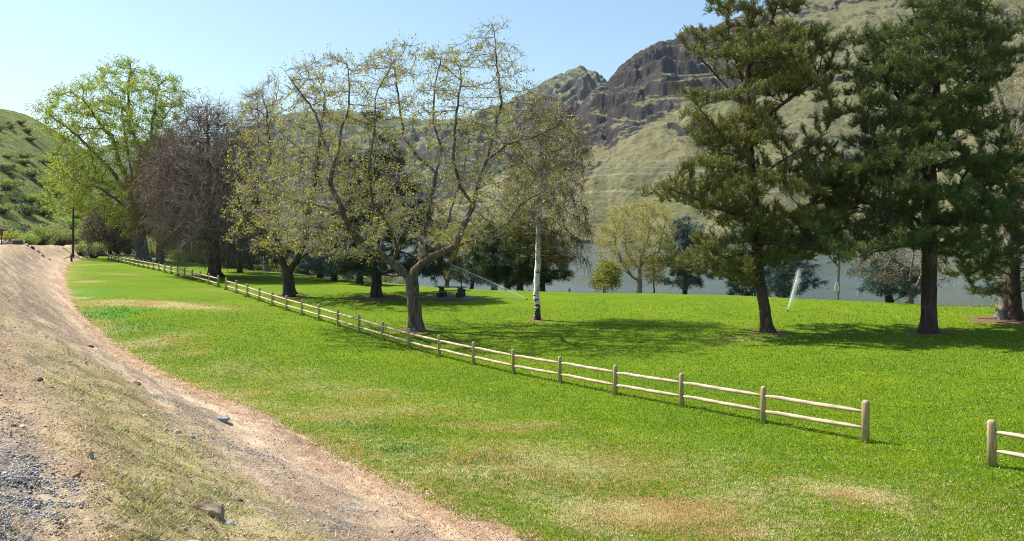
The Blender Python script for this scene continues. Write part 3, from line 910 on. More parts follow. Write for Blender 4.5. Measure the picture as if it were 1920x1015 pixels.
# --- near pines
tree('pine_tree', 'tall pine with leaning trunk and orange buds, left of the two big lawn pines', (1440, 622),
     [(1362, 5), (1352, 70), (1318, 55), (1283, 75), (1285, 120), (1300, 160), (1275, 178), (1310, 225), (1322, 270), (1292, 312), (1310, 345), (1225, 340), (1255, 370), (1310, 390), (1340, 415), (1310, 450), (1265, 485), (1300, 515), (1350, 530), (1400, 520), (1450, 505), (1520, 490), (1560, 450), (1590, 400), (1580, 330), (1560, 280), (1580, 225), (1555, 180), (1562, 75), (1530, 60), (1495, 35), (1460, -60), (1400, -60)],
     [[(1440, 622), (1433, 575), (1425, 530), (1420, 480), (1418, 430), (1415, 380), (1408, 300), (1404, 220), (1402, 150), (1408, 60), (1415, -30)],
      [(1418, 430), (1450, 415), (1500, 390), (1550, 375)], [(1416, 400), (1370, 400, -1), (1310, 375, -2), (1240, 350, -2.4)], [(1420, 470), (1380, 480, -1.5), (1320, 490, -2.5)], [(1419, 450), (1375, 455, -2.5), (1320, 470, -3.5), (1275, 487, -3.6)], [(1421, 480), (1400, 505, -2.5), (1370, 518, -3)], [(1421, 475), (1455, 480, -2.6), (1500, 488, -3)],
      [(1408, 300), (1350, 250, -1), (1300, 190, -1.4)], [(1405, 240), (1460, 200), (1530, 150)], [(1404, 200), (1350, 150, 1), (1300, 95, 1.5)], [(1420, 460), (1450, 455, -2), (1500, 470, -3)], [(1412, 340), (1470, 300, -2), (1550, 250, -2.5)],
      [(1403, 130), (1440, 60), (1460, 0)], [(1404, 180), (1370, 90), (1360, 20)]],
     3.9, 4200, .20, .27, .010, BARK_BROWN, L_PINE1, 'needle', seed=21, clumps=180, crad=.56, dens=3, tuftL=.24, tuftW=.022, tuftK=9, candles=.30, dk=.26, di=1.5, foltips=5)
tree('pine_tree', 'broad dark pine with a straight thick trunk, nearer the middle of the big lawn shadow', (1740, 625),
     [(1680, 30), (1645, 60), (1622, 95), (1608, 150), (1602, 215), (1618, 260), (1600, 310), (1565, 300), (1572, 370), (1525, 410), (1500, 450), (1545, 475), (1600, 495), (1660, 490), (1700, 478), (1745, 478), (1800, 505), (1850, 480), (1900, 440), (1880, 350), (1890, 280), (1865, 220), (1900, 120), (1860, 40), (1800, -60), (1720, -30)],
     [[(1740, 625), (1742, 580), (1742, 520), (1743, 460), (1745, 400), (1745, 300), (1750, 200), (1765, 120), (1780, 50), (1785, -20)],
      [(1743, 450), (1700, 420, -1), (1640, 405, -2), (1570, 430, -2.4)], [(1744, 430), (1700, 400, 1), (1650, 390, 2), (1600, 370, 2.5)], [(1745, 380), (1800, 350), (1860, 320)],
      [(1744, 420), (1800, 410, -2), (1870, 420, -3)], [(1745, 330), (1690, 290, -1.5), (1630, 250, -2)], [(1748, 250), (1690, 190), (1640, 120)], [(1750, 210), (1810, 150), (1870, 90)], [(1743, 455), (1720, 450, -3), (1690, 460, -4)],
      [(1755, 170), (1730, 90, -1), (1710, 10, -1.5)], [(1743, 460), (1700, 455, -3), (1640, 470, -4), (1590, 488, -4.3)], [(1743, 455), (1790, 460, -3), (1845, 478, -4.2)], [(1743, 440), (1700, 440, 2), (1650, 460, 3.5)]],
     4.6, 5400, .20, .36, .010, BARK_BROWN, L_PINE2, 'needle', seed=22, clumps=225, crad=.56, dens=3, tuftL=.24, tuftW=.022, tuftK=9, dk=.26, di=1.5, foltips=5)
tree('pine_tree', 'dark pine at the right edge with roots spreading into bark mulch', (1905, 600),
     [(1850, 330), (1900, 280), (1960, 230), (2060, 250), (2100, 450), (2050, 540), (1960, 560), (1900, 545), (1850, 560), (1800, 535), (1790, 500), (1835, 450), (1870, 390)],
     [[(1905, 600), (1903, 570), (1900, 520), (1900, 450), (1902, 380), (1905, 300)], [(1900, 500), (1860, 490, -1), (1810, 520, -1.5)], [(1900, 460), (1960, 440), (2040, 430)], [(1901, 420), (1870, 400, -1.6), (1850, 370, -2)]],
     4.5, 2300, .22, .34, .011, BARK_BROWN, L_PINE2, 'needle', seed=23, clumps=110, crad=.65, dens=3, tuftL=.24, tuftW=.022, tuftK=9, dk=.28, di=1.6, foltips=5)
tree('budding_tree', 'leaning tree with pale bare branches and reddish buds above the pine at the right edge', (1880, 598),
     [(1800, 30), (1840, -40), (2000, -80), (2100, 100), (2080, 350), (1960, 420), (1880, 400), (1885, 300), (1860, 180), (1830, 100)],
     [[(1880, 598), (1886, 560), (1893, 500), (1896, 420), (1900, 330), (1905, 240)], [(1896, 420), (1930, 330), (1960, 220)], [(1905, 300), (1880, 200), (1850, 100), (1830, 20)], [(1902, 280), (1930, 150), (1940, 0)]],
     4.5, 1300, .32, .36, .010, BARK_GREY, L_SYC, 'bare', twigs=3, tl=.7, lsize=.09, lper=1, seed=24, twig_mat=TWIG_GREY, dk=.5, di=2.5)
# --- left group
tree('cottonwood_tree', 'tall airy cottonwood in fresh yellow-green leaf at the far corner of the fence', (268, 489),
     [(65, 185), (105, 165), (150, 152), (195, 118), (240, 105), (290, 128), (335, 145), (368, 180), (350, 215), (330, 260), (290, 300), (275, 350), (262, 400), (235, 452), (180, 400), (135, 405), (105, 415), (82, 370), (82, 300), (110, 270), (65, 232)],
     [[(268, 489), (264, 455), (256, 410), (250, 370)], [(250, 370), (227, 345), (205, 315), (178, 287), (150, 260), (124, 237)], [(250, 370), (236, 330), (225, 308), (210, 255), (194, 241), (172, 210), (157, 188)],
      [(250, 370), (248, 330), (244, 303), (235, 260), (232, 237), (225, 180)], [(250, 370), (262, 320), (269, 291), (250, 250), (244, 233), (240, 163), (245, 120)], [(262, 320), (281, 295), (284, 260), (285, 233), (292, 190), (298, 160)],
      [(256, 390), (225, 360, 3), (199, 345, 4), (150, 330, 5), (110, 320, 5)], [(256, 400), (222, 378, -3), (185, 352, -5), (150, 345, -6)], [(269, 291), (300, 230, 4), (340, 180, 5)], [(256, 410), (235, 405, -3), (212, 410, -5)]],
     8.5, 1700, .65, .95, .026, BARK_WALNUT, L_COTTON, 'leaf', twigs=3, dens=.85, tl=1.3, lsize=.24, lper=7, leafprob=.58, seed=31, dk=1.05, di=5.5, twig_r=.016)
tree('bare_tree', 'big brown bare tree with a dark trunk and drooping silvery twigs, behind the fence gap', (404, 520),
     [(385, 190), (420, 200), (470, 262), (500, 350), (512, 430), (475, 480), (430, 485), (380, 480), (330, 478), (300, 450), (278, 400), (270, 330), (290, 285), (330, 235), (360, 195)],
     [[(404, 520), (401, 490), (398, 460), (396, 400), (393, 330), (390, 260), (388, 205)], [(398, 440), (350, 420, -3), (305, 430, -4)], [(397, 400), (440, 390, -3), (490, 400, -5)], [(395, 360), (345, 320), (300, 310)], [(394, 330), (430, 280), (450, 260)], [(398, 450), (430, 440, -4), (470, 455, -6)], [(398, 450), (380, 445, -5), (350, 455, -7)]],
     8, 2000, .50, .62, .018, BARK_BROWN, L_BROWN, 'bare', twigs=5, tl=1.9, tdroop=.2, lsize=.14, lper=1, leafprob=.4, seed=32, dk=.62, di=3.6, twig_r=.017, twig_mat=bark_mat('twig_silver_brown', (.13, .095, .07), (.32, .27, .23), 2))
tree('cedar_tree', 'olive brown drooping cedar beside the cottonwood trunk', (300, 490),
     [(300, 255), (335, 270), (350, 340), (348, 420), (330, 475), (310, 470), (285, 440), (262, 450), (245, 420), (258, 370), (275, 320)],
     [[(300, 490), (300, 450), (300, 400), (300, 330), (303, 262)]], 4, 1500, .5, .5, .02, BARK_BROWN, L_CEDAR, 'spray', seed=33, dens=5, tuftL=.75, tuftW=.06, tuftK=16, tdroop=.8, clumps=70, crad=.9, di=4, dk=.7, dbase=108, minz=2.4)
tree('spruce_tree', 'tall dark spruce seen through the branches of the forked walnut', (706, 560),
     [(698, 200), (722, 250), (765, 330), (800, 400), (828, 460), (842, 500), (790, 522), (730, 505), (660, 510), (615, 495), (632, 420), (652, 340), (680, 260)],
     [[(706, 560), (706, 520), (705, 460), (703, 380), (702, 300), (699, 210)]], 5, 3000, .33, .36, .015, BARK_DK, L_SPRUCE, 'spray', seed=34, dens=4, tuftL=.36, tuftW=.035, tuftK=16, tdroop=.3, clumps=150, crad=.5, di=2.4, dk=.42, dbase=61, trop=(0, 0, -.05))
SPR = [('spruce_tree', 'dark spruce with a thick grey trunk close right of the brown bare tree', (449, 518), [(450, 300), (490, 370), (520, 440), (500, 490), (440, 495), (405, 480), (400, 420), (425, 360)], 4.5, L_SPRUCE, 88),
       ('spruce_tree', 'slim trunked dark spruce standing between the brown bare tree and the second walnut', (470, 517), [(480, 330), (515, 410), (545, 480), (510, 500), (460, 492), (440, 470), (455, 390)], 4, L_SPRUCE, 96),
       ('spruce_tree', 'pale blue spruce with low boughs behind the brown bare tree trunk', (431, 513), [(425, 440), (450, 470), (470, 488), (430, 498), (395, 490), (402, 465)], 4, L_BLUE, 100),
       ('spruce_tree', 'blue grey spruce just behind the second walnut trunk', (600, 528), [(600, 400), (625, 440), (650, 490), (632, 512), (590, 518), (560, 505), (572, 450)], 4, L_BLUE, 82),
       ('spruce_tree', 'blue spruce with paired trunks left of the tall dark spruce', (626, 536), [(628, 420), (655, 460), (690, 500), (660, 522), (620, 525), (595, 515), (605, 460)], 4, L_BLUE, 76),
       ('spruce_tree', 'small blue spruce behind the tall dark spruce trunk', (675, 541), [(672, 420), (700, 470), (712, 510), (685, 525), (650, 522), (655, 470)], 3.4, L_BLUE, 72),
       ('juniper_tree', 'dark juniper with a leaning trunk, leftmost of those by the white birch', (927, 554), [(925, 420), (945, 440), (955, 480), (945, 525), (905, 530), (882, 500), (895, 450)], 2.6, L_JUNI, 71),
       ('juniper_tree', 'middle juniper of the dark group by the white birch', (952, 553), [(955, 420), (985, 440), (985, 500), (965, 535), (935, 530), (930, 470)], 2.6, L_JUNI, 73),
       ('juniper_tree', 'tall juniper with dense foliage directly left of the birch trunk', (976, 552), [(975, 405), (1005, 430), (1012, 500), (1000, 540), (965, 542), (950, 500), (955, 430)], 2.8, L_JUNI, 69),
       ('juniper_tree', 'rounded juniper directly right of the birch trunk', (1016, 552), [(1020, 440), (1045, 455), (1060, 510), (1048, 532), (1018, 528), (1000, 500), (1005, 455)], 2.4, L_JUNI, 69),
       ('pine_tree', 'small grey green pine with a curved trunk right of the picnic table', (881, 553), [(880, 480), (910, 475), (928, 510), (900, 532), (862, 525), (850, 500)], 2.4, L_JUNI, 76),
       ('spruce_tree', 'narrow blue green spruce between the sycamore and the leaning lawn pine', (1284, 549), [(1291, 402), (1308, 440), (1326, 480), (1330, 520), (1310, 534), (1262, 532), (1245, 500), (1262, 450), (1280, 415)], 2.8, L_BLUE, 72),
       ('spruce_tree', 'blue spruce behind the leaning trunk of the lawn pine', (1400, 553), [(1390, 420), (1430, 440), (1445, 500), (1430, 552), (1380, 553), (1365, 520), (1370, 460)], 3, L_BLUE, 70),
       ('spruce_tree', 'blue spruce reaching low to the lawn, beside the upright sprinkler jet', (1470, 556), [(1460, 430), (1500, 470), (1516, 530), (1495, 552), (1440, 555), (1430, 500)], 3, L_BLUE, 68),
       ('spruce_tree', 'drooping blue spruce next to the three stemmed brown tree', (1668, 569), [(1660, 480), (1700, 500), (1725, 530), (1710, 560), (1660, 565), (1635, 545), (1640, 505)], 2.4, L_BLUE, 60)]
for i, (nm, lb, b, poly, R, mt, db) in enumerate(SPR):
    ys = [p[1] for p in poly]; top = min(ys); tx = [p[0] for p in poly if p[1] == top][0]
    tree(nm, lb, b, poly, [[b, ((b[0] * .6 + tx * .4), (b[1] + top) / 2), (tx, top + 4)]], R, 900, .36, .24 if nm != 'pine_tree' else .16, .014, BARK_DK if mt is not L_JUNI else BARK_BROWN, mt, 'spray', seed=60 + i,
         dens=4, tuftL=.42, tuftW=.042, tuftK=15, tdroop=.25, clumps=60, crad=.5, di=2.6, dk=.5, dbase=db, minz=.5, nside=5)
# --- sycamores and saplings on the shore side
tree('sycamore_tree', 'sycamore with pale upper limbs and yellow buds on the lawn crest before the water', (1198, 549),
     [(1120, 415), (1150, 382), (1200, 372), (1250, 382), (1272, 420), (1268, 470), (1250, 505), (1215, 495), (1190, 500), (1165, 515), (1140, 505), (1120, 480), (1112, 450)],
     [[(1198, 549), (1199, 527)], [(1199, 527), (1186, 520), (1165, 492), (1153, 458), (1156, 430)], [(1199, 527), (1200, 502), (1202, 482), (1216, 445), (1216, 410)], [(1200, 502), (1190, 498), (1174, 470), (1170, 430)],
      [(1200, 502), (1214, 482), (1236, 470), (1240, 443), (1247, 420)], [(1186, 520), (1169, 507), (1153, 505), (1139, 502)]],
     3.4, 1700, .26, .22, .009, BARK_PALE, L_SYC, 'leaf', twigs=3, tl=.5, lsize=.08, lper=4, leafprob=.9, seed=41, dk=.46, di=2.4, dbase=70, twig_r=.009, jit=.2)
tree('weeping_shrub_tree', 'low weeping yellow tree beside the wooden feeder post', (1133, 549),
     [(1130, 482), (1152, 490), (1165, 510), (1160, 530), (1140, 540), (1115, 545), (1105, 540), (1115, 505)], [[(1133, 549), (1133, 530), (1135, 500), (1133, 486)]],
     1.8, 450, .2, .07, .008, BARK_DK, L_YEL, 'leaf', twigs=4, tl=.6, tdroop=.7, lsize=.11, lper=4, seed=42, dbase=68, dk=.3)
tree('sapling', 'slender sapling with orange gold leaves at the foot of the sycamore', (1226, 549),
     [(1225, 478), (1242, 490), (1246, 515), (1240, 535), (1215, 535), (1205, 510), (1210, 490)], [[(1226, 549), (1226, 530), (1226, 500), (1225, 482)]],
     1.6, 400, .2, .05, .007, BARK_DK, L_SAPL, 'leaf', twigs=3, tl=.5, lsize=.10, lper=3, seed=43, dbase=67, dk=.3)
tree('sycamore_tree', 'small yellow green sycamore behind the picnic table', (837, 551),
     [(812, 440), (850, 412), (895, 425), (908, 460), (880, 505), (850, 525), (815, 515), (800, 480)], [[(837, 551), (838, 530)], [(838, 530), (825, 505), (820, 460)], [(838, 530), (850, 500), (862, 450)], [(838, 530), (860, 510), (885, 470)]],
     3.2, 900, .28, .2, .01, BARK_GREY, L_SYC, 'leaf', twigs=4, tl=.6, lsize=.11, lper=3, seed=44, dbase=78, dk=.45)
tree('brown_tree', 'three stemmed tree with rusty brown buds right of the white marker flag', (1705, 571),
     [(1590, 485), (1635, 450), (1700, 440), (1755, 455), (1792, 510), (1780, 540), (1745, 540), (1700, 525), (1650, 540), (1605, 525)],
     [[(1705, 571), (1706, 558)], [(1706, 558), (1697, 530), (1690, 500), (1660, 470)], [(1706, 558), (1707, 520), (1712, 480), (1715, 455)], [(1706, 558), (1722, 530), (1740, 490), (1765, 470)]],
     3.2, 700, .28, .2, .010, BARK_GREY, L_BROWN, 'leaf', twigs=2, tl=.5, lsize=.09, lper=2, seed=45, dbase=58, dk=.4)
tree('brush_tree', 'grey tan leafless thicket tree behind the gap between the two lawn pines', (1570, 560),
     [(1470, 380), (1540, 365), (1600, 380), (1680, 400), (1700, 440), (1640, 480), (1560, 470), (1500, 485), (1470, 440)], [[(1570, 560), (1572, 520), (1575, 460), (1580, 400)], [(1572, 500), (1540, 460), (1500, 420)], [(1573, 490), (1620, 450), (1660, 420)]],
     4, 900, .36, .14, .010, BARK_GREY, L_TAN, 'leaf', twigs=3, tl=.7, lsize=.11, lper=3, seed=46, dbase=92, dk=.5)
tree('bare_tree', 'leafless grey poplar rising behind the gap between brown bare tree and second walnut', (500, 522),
     [(455, 180), (480, 165), (505, 175), (520, 230), (525, 330), (510, 420), (470, 420), (450, 330), (440, 240)], [[(500, 522), (498, 460), (492, 380), (488, 280), (482, 180)]],
     5, 1400, .55, .32, .016, BARK_GREY, L_TAN, 'bare', twigs=4, tl=1.6, lsize=.12, lper=1, seed=47, dbase=105, leafprob=.3, twig_r=.014, trop=(0, 0, .2))
tree('willow_tree', 'bright green willow in the shade beyond the fence, between cedar and brown bare tree', (362, 492),
     [(335, 462), (370, 450), (405, 460), (425, 478), (420, 500), (385, 503), (345, 500), (315, 495), (320, 475)], [[(362, 492), (363, 480), (366, 462)], [(363, 482), (390, 470), (405, 470)]],
     4, 900, .4, .2, .014, BARK_DK, L_WILLOW, 'leaf', twigs=4, tl=.9, tdroop=.9, lsize=.22, lper=4, seed=48, dbase=122, dk=.5)
tree('bare_bush', 'tall leafless brown bush between the utility pole and the cottonwood trunk', (208, 478),
     [(165, 400), (200, 385), (240, 400), (258, 430), (250, 465), (215, 475), (170, 468), (155, 435)], [[(208, 478), (205, 460), (200, 430), (198, 400)], [(206, 465), (225, 440), (240, 415)], [(206, 465), (185, 440), (172, 415)]],
     5, 1600, .5, .28, .02, BARK_BROWN, L_TAN, 'bare', cat='bush', twigs=5, tl=1.5, lsize=.16, lper=1, seed=49, dbase=140, dk=.7, twig_r=.022)

# --- bushes: a few prototypes, then copies
def make_bush(name, label, cat, w, h, mat, seed, n=2600, ls=.2, droop=0, group=None):
    rng = np.random.default_rng(seed)
    e = empty(name, (0, 0, 0), label, cat, group)
    k = 9
    cc = np.stack([rng.normal(0, w * .26, k), rng.normal(0, w * .26, k), h * rng.uniform(.3, .68, k)], 1)
    rr = rng.uniform(.45, 1, k)[:, None] * np.array((w * .3, w * .3, h * .34))
    idx = rng.integers(0, k, n)
    v = unit(rng.normal(0, 1, (n, 3))) * rng.random((n, 1)) ** .4
    c = cc[idx] + v * rr[idx]; c[:, 2] = np.maximum(c[:, 2], .1)
    V, q = leaves_mesh(c, ls * rng.uniform(.5, 1.3, n), rng, .5)
    mesh_np('foliage', V, q, 4, mat, e)
    tips = cc + unit(rng.normal(0, 1, cc.shape)) * rr * .8
    st = np.zeros_like(tips); st[:, :2] = tips[:, :2] * .12
    tips2 = np.vstack([tips, c[:60]])
    st2 = np.vstack([st, st[rng.integers(0, k, 60)]])
    V, q = prism_mesh(st2, tips2, .05 * h / 3, .01)
    mesh_np('stem', V, q, 4, BARK_BROWN, e)
    return e

def copy_tree(o, parent=None):
    c = o.copy(); C.objects.link(c)
    if parent: c.parent = parent
    for ch in [x for x in bpy.data.objects if x.parent == o]:
        copy_tree(ch, c)
    return c
rb = random.Random(5)
GB = 'bushes along the lake shore behind the lawn'
shore = [make_bush('bush', 'leafy light green shore bush among the row behind the lawn trees', 'bush', 6, 4.2, L_SHRUB, 1, group=GB),
         make_bush('bush', 'bright green willowy shore bush among the row behind the lawn trees', 'bush', 6, 5, L_WILLOW, 2, group=GB),
         make_bush('bush', 'grey tan leafless shore bush among the row behind the lawn trees', 'bush', 6.5, 5.2, L_TAN, 3, group=GB)]
def put(o, px, d, sc, dz=0, yaw=0):
    x = (px - PX0) / F * d
    o.location = (x, d, float(terrain(x, d)) + dz); o.scale = (sc, sc, sc * rb.uniform(.85, 1.15)); o.rotation_euler = (0, 0, yaw)
SH = [(170, 150, 0, 1.1), (205, 165, 2, 1.2), (240, 150, 0, 1.0), (262, 165, 1, 1.0), (285, 150, 0, 1.1), (310, 140, 1, .9), (330, 155, 0, 1.2), (352, 140, 2, 1.0), (378, 150, 1, 1.0), (398, 135, 0, 1.1), (420, 145, 2, 1.2), (440, 128, 0, 1.0), (455, 140, 0, 1.2), (480, 125, 2, 1.1),
      (500, 118, 1, .9), (520, 130, 0, 1.1), (545, 118, 2, 1.1), (568, 112, 0, .9), (585, 125, 2, 1.2), (610, 110, 0, .9), (635, 118, 2, 1.0), (655, 104, 0, .8), (690, 106, 0, .7), (720, 100, 2, .7), (755, 97, 0, .55), (220, 140, 0, .7), (190, 135, 0, .7), (345, 128, 0, .6), (465, 112, 0, .6), (535, 106, 0, .5)]
usd = set()
for px, d, k, sc in SH:
    o = shore[k] if k not in usd else copy_tree(shore[k]); usd.add(k)
    put(o, px, d, sc, -.3, rb.uniform(0, 6))
# green hillside shrubs
from mathutils.bvhtree import BVHTree
def surf_lookup(XYZ):
    X, Y, Z = XYZ
    return X, Y, Z
LX, LY, LZ = HILLL
GH = 'shrubs on the green hillside'
hs = [make_bush('shrub', 'rounded mid green shrub on the green hillside at the left', 'shrub', 6, 3.6, L_SHRUB, 11, 1500, .34, group=GH),
      make_bush('shrub', 'dark green shrub on the green hillside at the left', 'shrub', 5, 3.6, L_PINE1, 12, 1500, .34, group=GH),
      make_bush('shrub', 'bright yellow green shrub on the green hillside at the left', 'shrub', 5, 3.0, L_WILLOW, 13, 1500, .34, group=GH)]
us = set(); cnt = 0
while cnt < 130:
    i = rb.randrange(0, 118); j = rb.randrange(60, 230)
    x, y, z = LX[i, j], LY[i, j], LZ[i, j]
    pxx = PX0 + x / y * F
    if pxx < -160 or pxx > 330 or z < terrain(x, y) - .5: continue
    if fbm(np.array(x / 25), np.array(y / 25), 2, 77) < -.15 and rb.random() < .7: continue
    k = rb.choice([0, 0, 0, 0, 1, 2, 2])
    o = hs[k] if k not in us else copy_tree(hs[k]); us.add(k)
    s = rb.uniform(.5, 1.35) * (1.25 if i < 30 else .85)
    o.location = (x, y, z - .3); o.scale = (s, s, s * rb.uniform(.7, 1.1)); o.rotation_euler = (0, 0, rb.uniform(0, 6)); cnt += 1
# single shrubs near the end of the bank
for px, d, sc, mt, lb in [(15, 108, .75, L_YEL, 'low bright yellow green shrub behind the boulder row'), (48, 112, .7, L_WILLOW, 'second low green shrub behind the boulder row'), (150, 122, .8, L_SHRUB, 'green shrub right behind the utility pole'),
                          (178, 124, .75, L_JUNI, 'dark green shrub right of the utility pole below the bare bush'), (5, 120, 1.3, L_SPRUCE, 'dark conifer shrub at the left edge behind the boulders'), (110, 130, 1.1, L_SHRUB, 'leafy shrub left of the utility pole'), (75, 125, 1.2, L_SHRUB, 'large pale shrub at the foot of the green hillside')]:
    b = make_bush('shrub', lb, 'shrub', 4.5, 3.4, mt, int(px), 1500, .2)
    x = (px - PX0) / F * d
    b.location = (x, d, float(terrain(x, d)) - .2); b.scale = (sc,) * 3
b = make_bush('shrub', 'low golden green shrub on the lawn crest left of the right edge tree roots', 'shrub', 3.2, 1.5, L_YEL, 99, 1500, .12)
put(b, 1835, 57, 1.0, -.9)
b = make_bush('shrub', 'second golden green shrub on the lawn crest, close to the right edge', 'shrub', 3, 1.5, L_YEL, 98, 1300, .12)
put(b, 1893, 57, .9, -.8)

GF = 'scrub along the far shore of the lake'
fs = [make_bush('shrub', 'pale scrub bush at the waterline of the far shore', 'shrub', 9, 5.5, L_TAN, 31, 900, .9, group=GF), make_bush('shrub', 'green scrub bush at the waterline of the far shore', 'shrub', 8, 5, L_SHRUB, 32, 900, .9, group=GF)]
for i in range(46):
    o = fs[i] if i < 2 else copy_tree(fs[int(i % 3 == 0)])
    px = 1030 + i * 19 + rb.uniform(-8, 8)
    d = np.interp(px, [760, 1000, 1300, 2300], [900, 690, 655, 640]) + rb.uniform(2, 9); s = rb.uniform(.45, 1.1)
    o.location = ((px - PX0) / F * d, d, WATER - .2); o.scale = (s, s, s * rb.uniform(.8, 1.2)); o.rotation_euler = (0, 0, rb.uniform(0, 6))


# ------------------------------------------------------------------ near things
WOODP = flat_mat('post_wood', (.27, .19, .10), (.48, .37, .22), 4, .8, .2, 0, (8, 8, .8))
WOODR = flat_mat('rail_wood', (.30, .225, .15), (.60, .49, .355), 3, .8, .2, 0, (.6, 9, 9), .5)
ENDGR = WOODP
def post_mesh(h=.93, r=.072):
    m = MB(); pts = [(0, 0, -.35), (0, 0, h - .07), (0, 0, h - .035), (0, 0, h - .01), (0, 0, h)]
    m.tube(pts, [r, r * .98, r * .9, r * .62, r * .25], 14)
    return m
def rail_mesh(L, r=.05):
    m = MB(); k = 7
    pts = [(L * i / (k - 1), .003 * sin(i * 2.1), .003 * sin(i * 1.3 + 1)) for i in range(k)]
    m.tube(pts, [r * .55, r, r * 1.04, r, r * 1.03, r, r * .55], 10)
    return m
pm = post_mesh().build('post', WOODP, None, True).data
bpy.data.objects.remove(bpy.data.objects['post'])
def ground_z(x, y): return float(terrain(x, y))
POSTS = []
def fence(pts, label, hs=None, end_r=1.0):
    x0, y0 = pts[0]; B = (x0, y0, ground_z(x0, y0))
    f = empty('rail_fence', B, label, 'fence')
    tops = []
    for i, (x, y) in enumerate(pts):
        o = bpy.data.objects.new('post', pm); link(o, f)
        POSTS.append((x, y)); z = ground_z(x, y)
        o.location = (x - B[0], y - B[1], z - B[2]); k = 1.18 if i in (0, len(pts) - 1) else 1.0
        o.scale = (k, k, rb.uniform(.98, 1.03)); o.rotation_euler = (rb.uniform(-.012, .012), rb.uniform(-.012, .012), rb.uniform(0, 6))
        tops.append((x, y, z))
    import mathutils
    for a, b in zip(tops[:-1], tops[1:]):
        for hh in (.68, .31):
            p = mathutils.Vector((a[0], a[1], a[2] + hh + rb.uniform(-.012, .012))); q = mathutils.Vector((b[0], b[1], b[2] + hh + rb.uniform(-.012, .012)))
            L = (q - p).length
            o = rail_mesh(L).build('rail', WOODR, f, True)
            o.location = p - mathutils.Vector(B); o.rotation_euler = (q - p).to_track_quat('X', 'Z').to_euler()
    return f
def line_pts(a, b, n):
    (xa, ya), (xb, yb) = on_fence(a), on_fence(b)
    return [(xa + (xb - xa) * i / (n - 1), ya + (yb - ya) * i / (n - 1)) for i in range(n)]
fence(line_pts(1623, 424.4, 20), 'longest run of post and rail fence, between the near gap and the shaded gap')
far = line_pts(409, 203.4, 21)
fence(far, 'far run of rail fence, from the shaded gap to the corner by the cottonwood')
cx, cy = far[-1]
fence([(cx + 2.9 * i * .93 + .3, cy + 2.9 * i * .30 + 1.2) for i in range(0, 5)], 'short fence run turning back behind the far corner toward the cottonwood trunk')
xa, ya = on_fence(1860)
fence([(xa - UX * 0, ya), (xa - UX * 3.0, ya - UY * 3.0), (xa - UX * 6, ya - UY * 6)], 'nearest fence run at the right edge, beyond the open gap')

# picnic table
GREENP = flat_mat('green_paint', (.10, .17, .09), (.15, .23, .12), 4, .55)
CONC = flat_mat('grey_concrete', (.17, .145, .12), (.27, .24, .20), 4, .9)
DARKM = flat_mat('dark_metal', (.02, .02, .02), (.05, .045, .04), 6, .6)
tx, ty, tz = hit(846, 559)
def picnic():
    e = empty('picnic_table', (tx, ty, tz), 'green picnic table with two benches on a mulch bed between forked walnut and birch', 'picnic table')
    e.rotation_euler = (0, 0, radians(-14))
    m = MB()
    for i in range(5): m.box((0, -.32 + .16 * i, .76), (2.3, .15, .045))
    m.build('table_top', GREENP, e)
    for s in (-1, 1):
        m = MB()
        for i in range(2): m.box((0, s * (.72 + .15 * (i - .5)), .45), (2.3, .14, .045))
        m.build('bench', GREENP, e)
        m = MB(); m.box((s * .7, 0, .36), (.28, .30, .72)); m.box((s * .7, 0, .71), (.3, .7, .05))
        m.build('leg', DARKM, e)
        m = MB(); m.box((s * .7, 0, .21), (.12, 1.55, .09)); m.box((s * .7, -.72, .2), (.2, .16, .4)); m.box((s * .7, .72, .2), (.2, .16, .4))
        m.build('bench_support', DARKM, e)
picnic()
m = MB(); m.box((0, 0, .012), (3.2, 2.2, .06)); o = m.build('concrete_pad', CONC); o.location = (tx + .1, ty, tz); o.rotation_euler = (0, 0, radians(-14)); tag(o, kind='structure')
gx, gy, gz = hit(865, 562)
e = empty('park_grill', (gx, gy, gz), 'dark pedestal grill with a tall post at the right end of the picnic table', 'grill')
m = MB().tube([(0, 0, 0), (0, 0, 1.25)], [.04, .035], 8); m.build('post', DARKM, e)
m = MB(); m.box((0, 0, .5), (.5, .4, .04)); m.box((0, .19, .6), (.5, .03, .2)); m.box((-.24, 0, .6), (.03, .4, .2)); m.box((.24, 0, .6), (.03, .4, .2)); m.build('fire_box', DARKM, e)
m = MB()
for i in range(9): m.tube([(-.24 + .06 * i, -.2, .68), (-.24 + .06 * i, .2, .68)], [.008, .008], 5)
m.build('grate', DARKM, e)

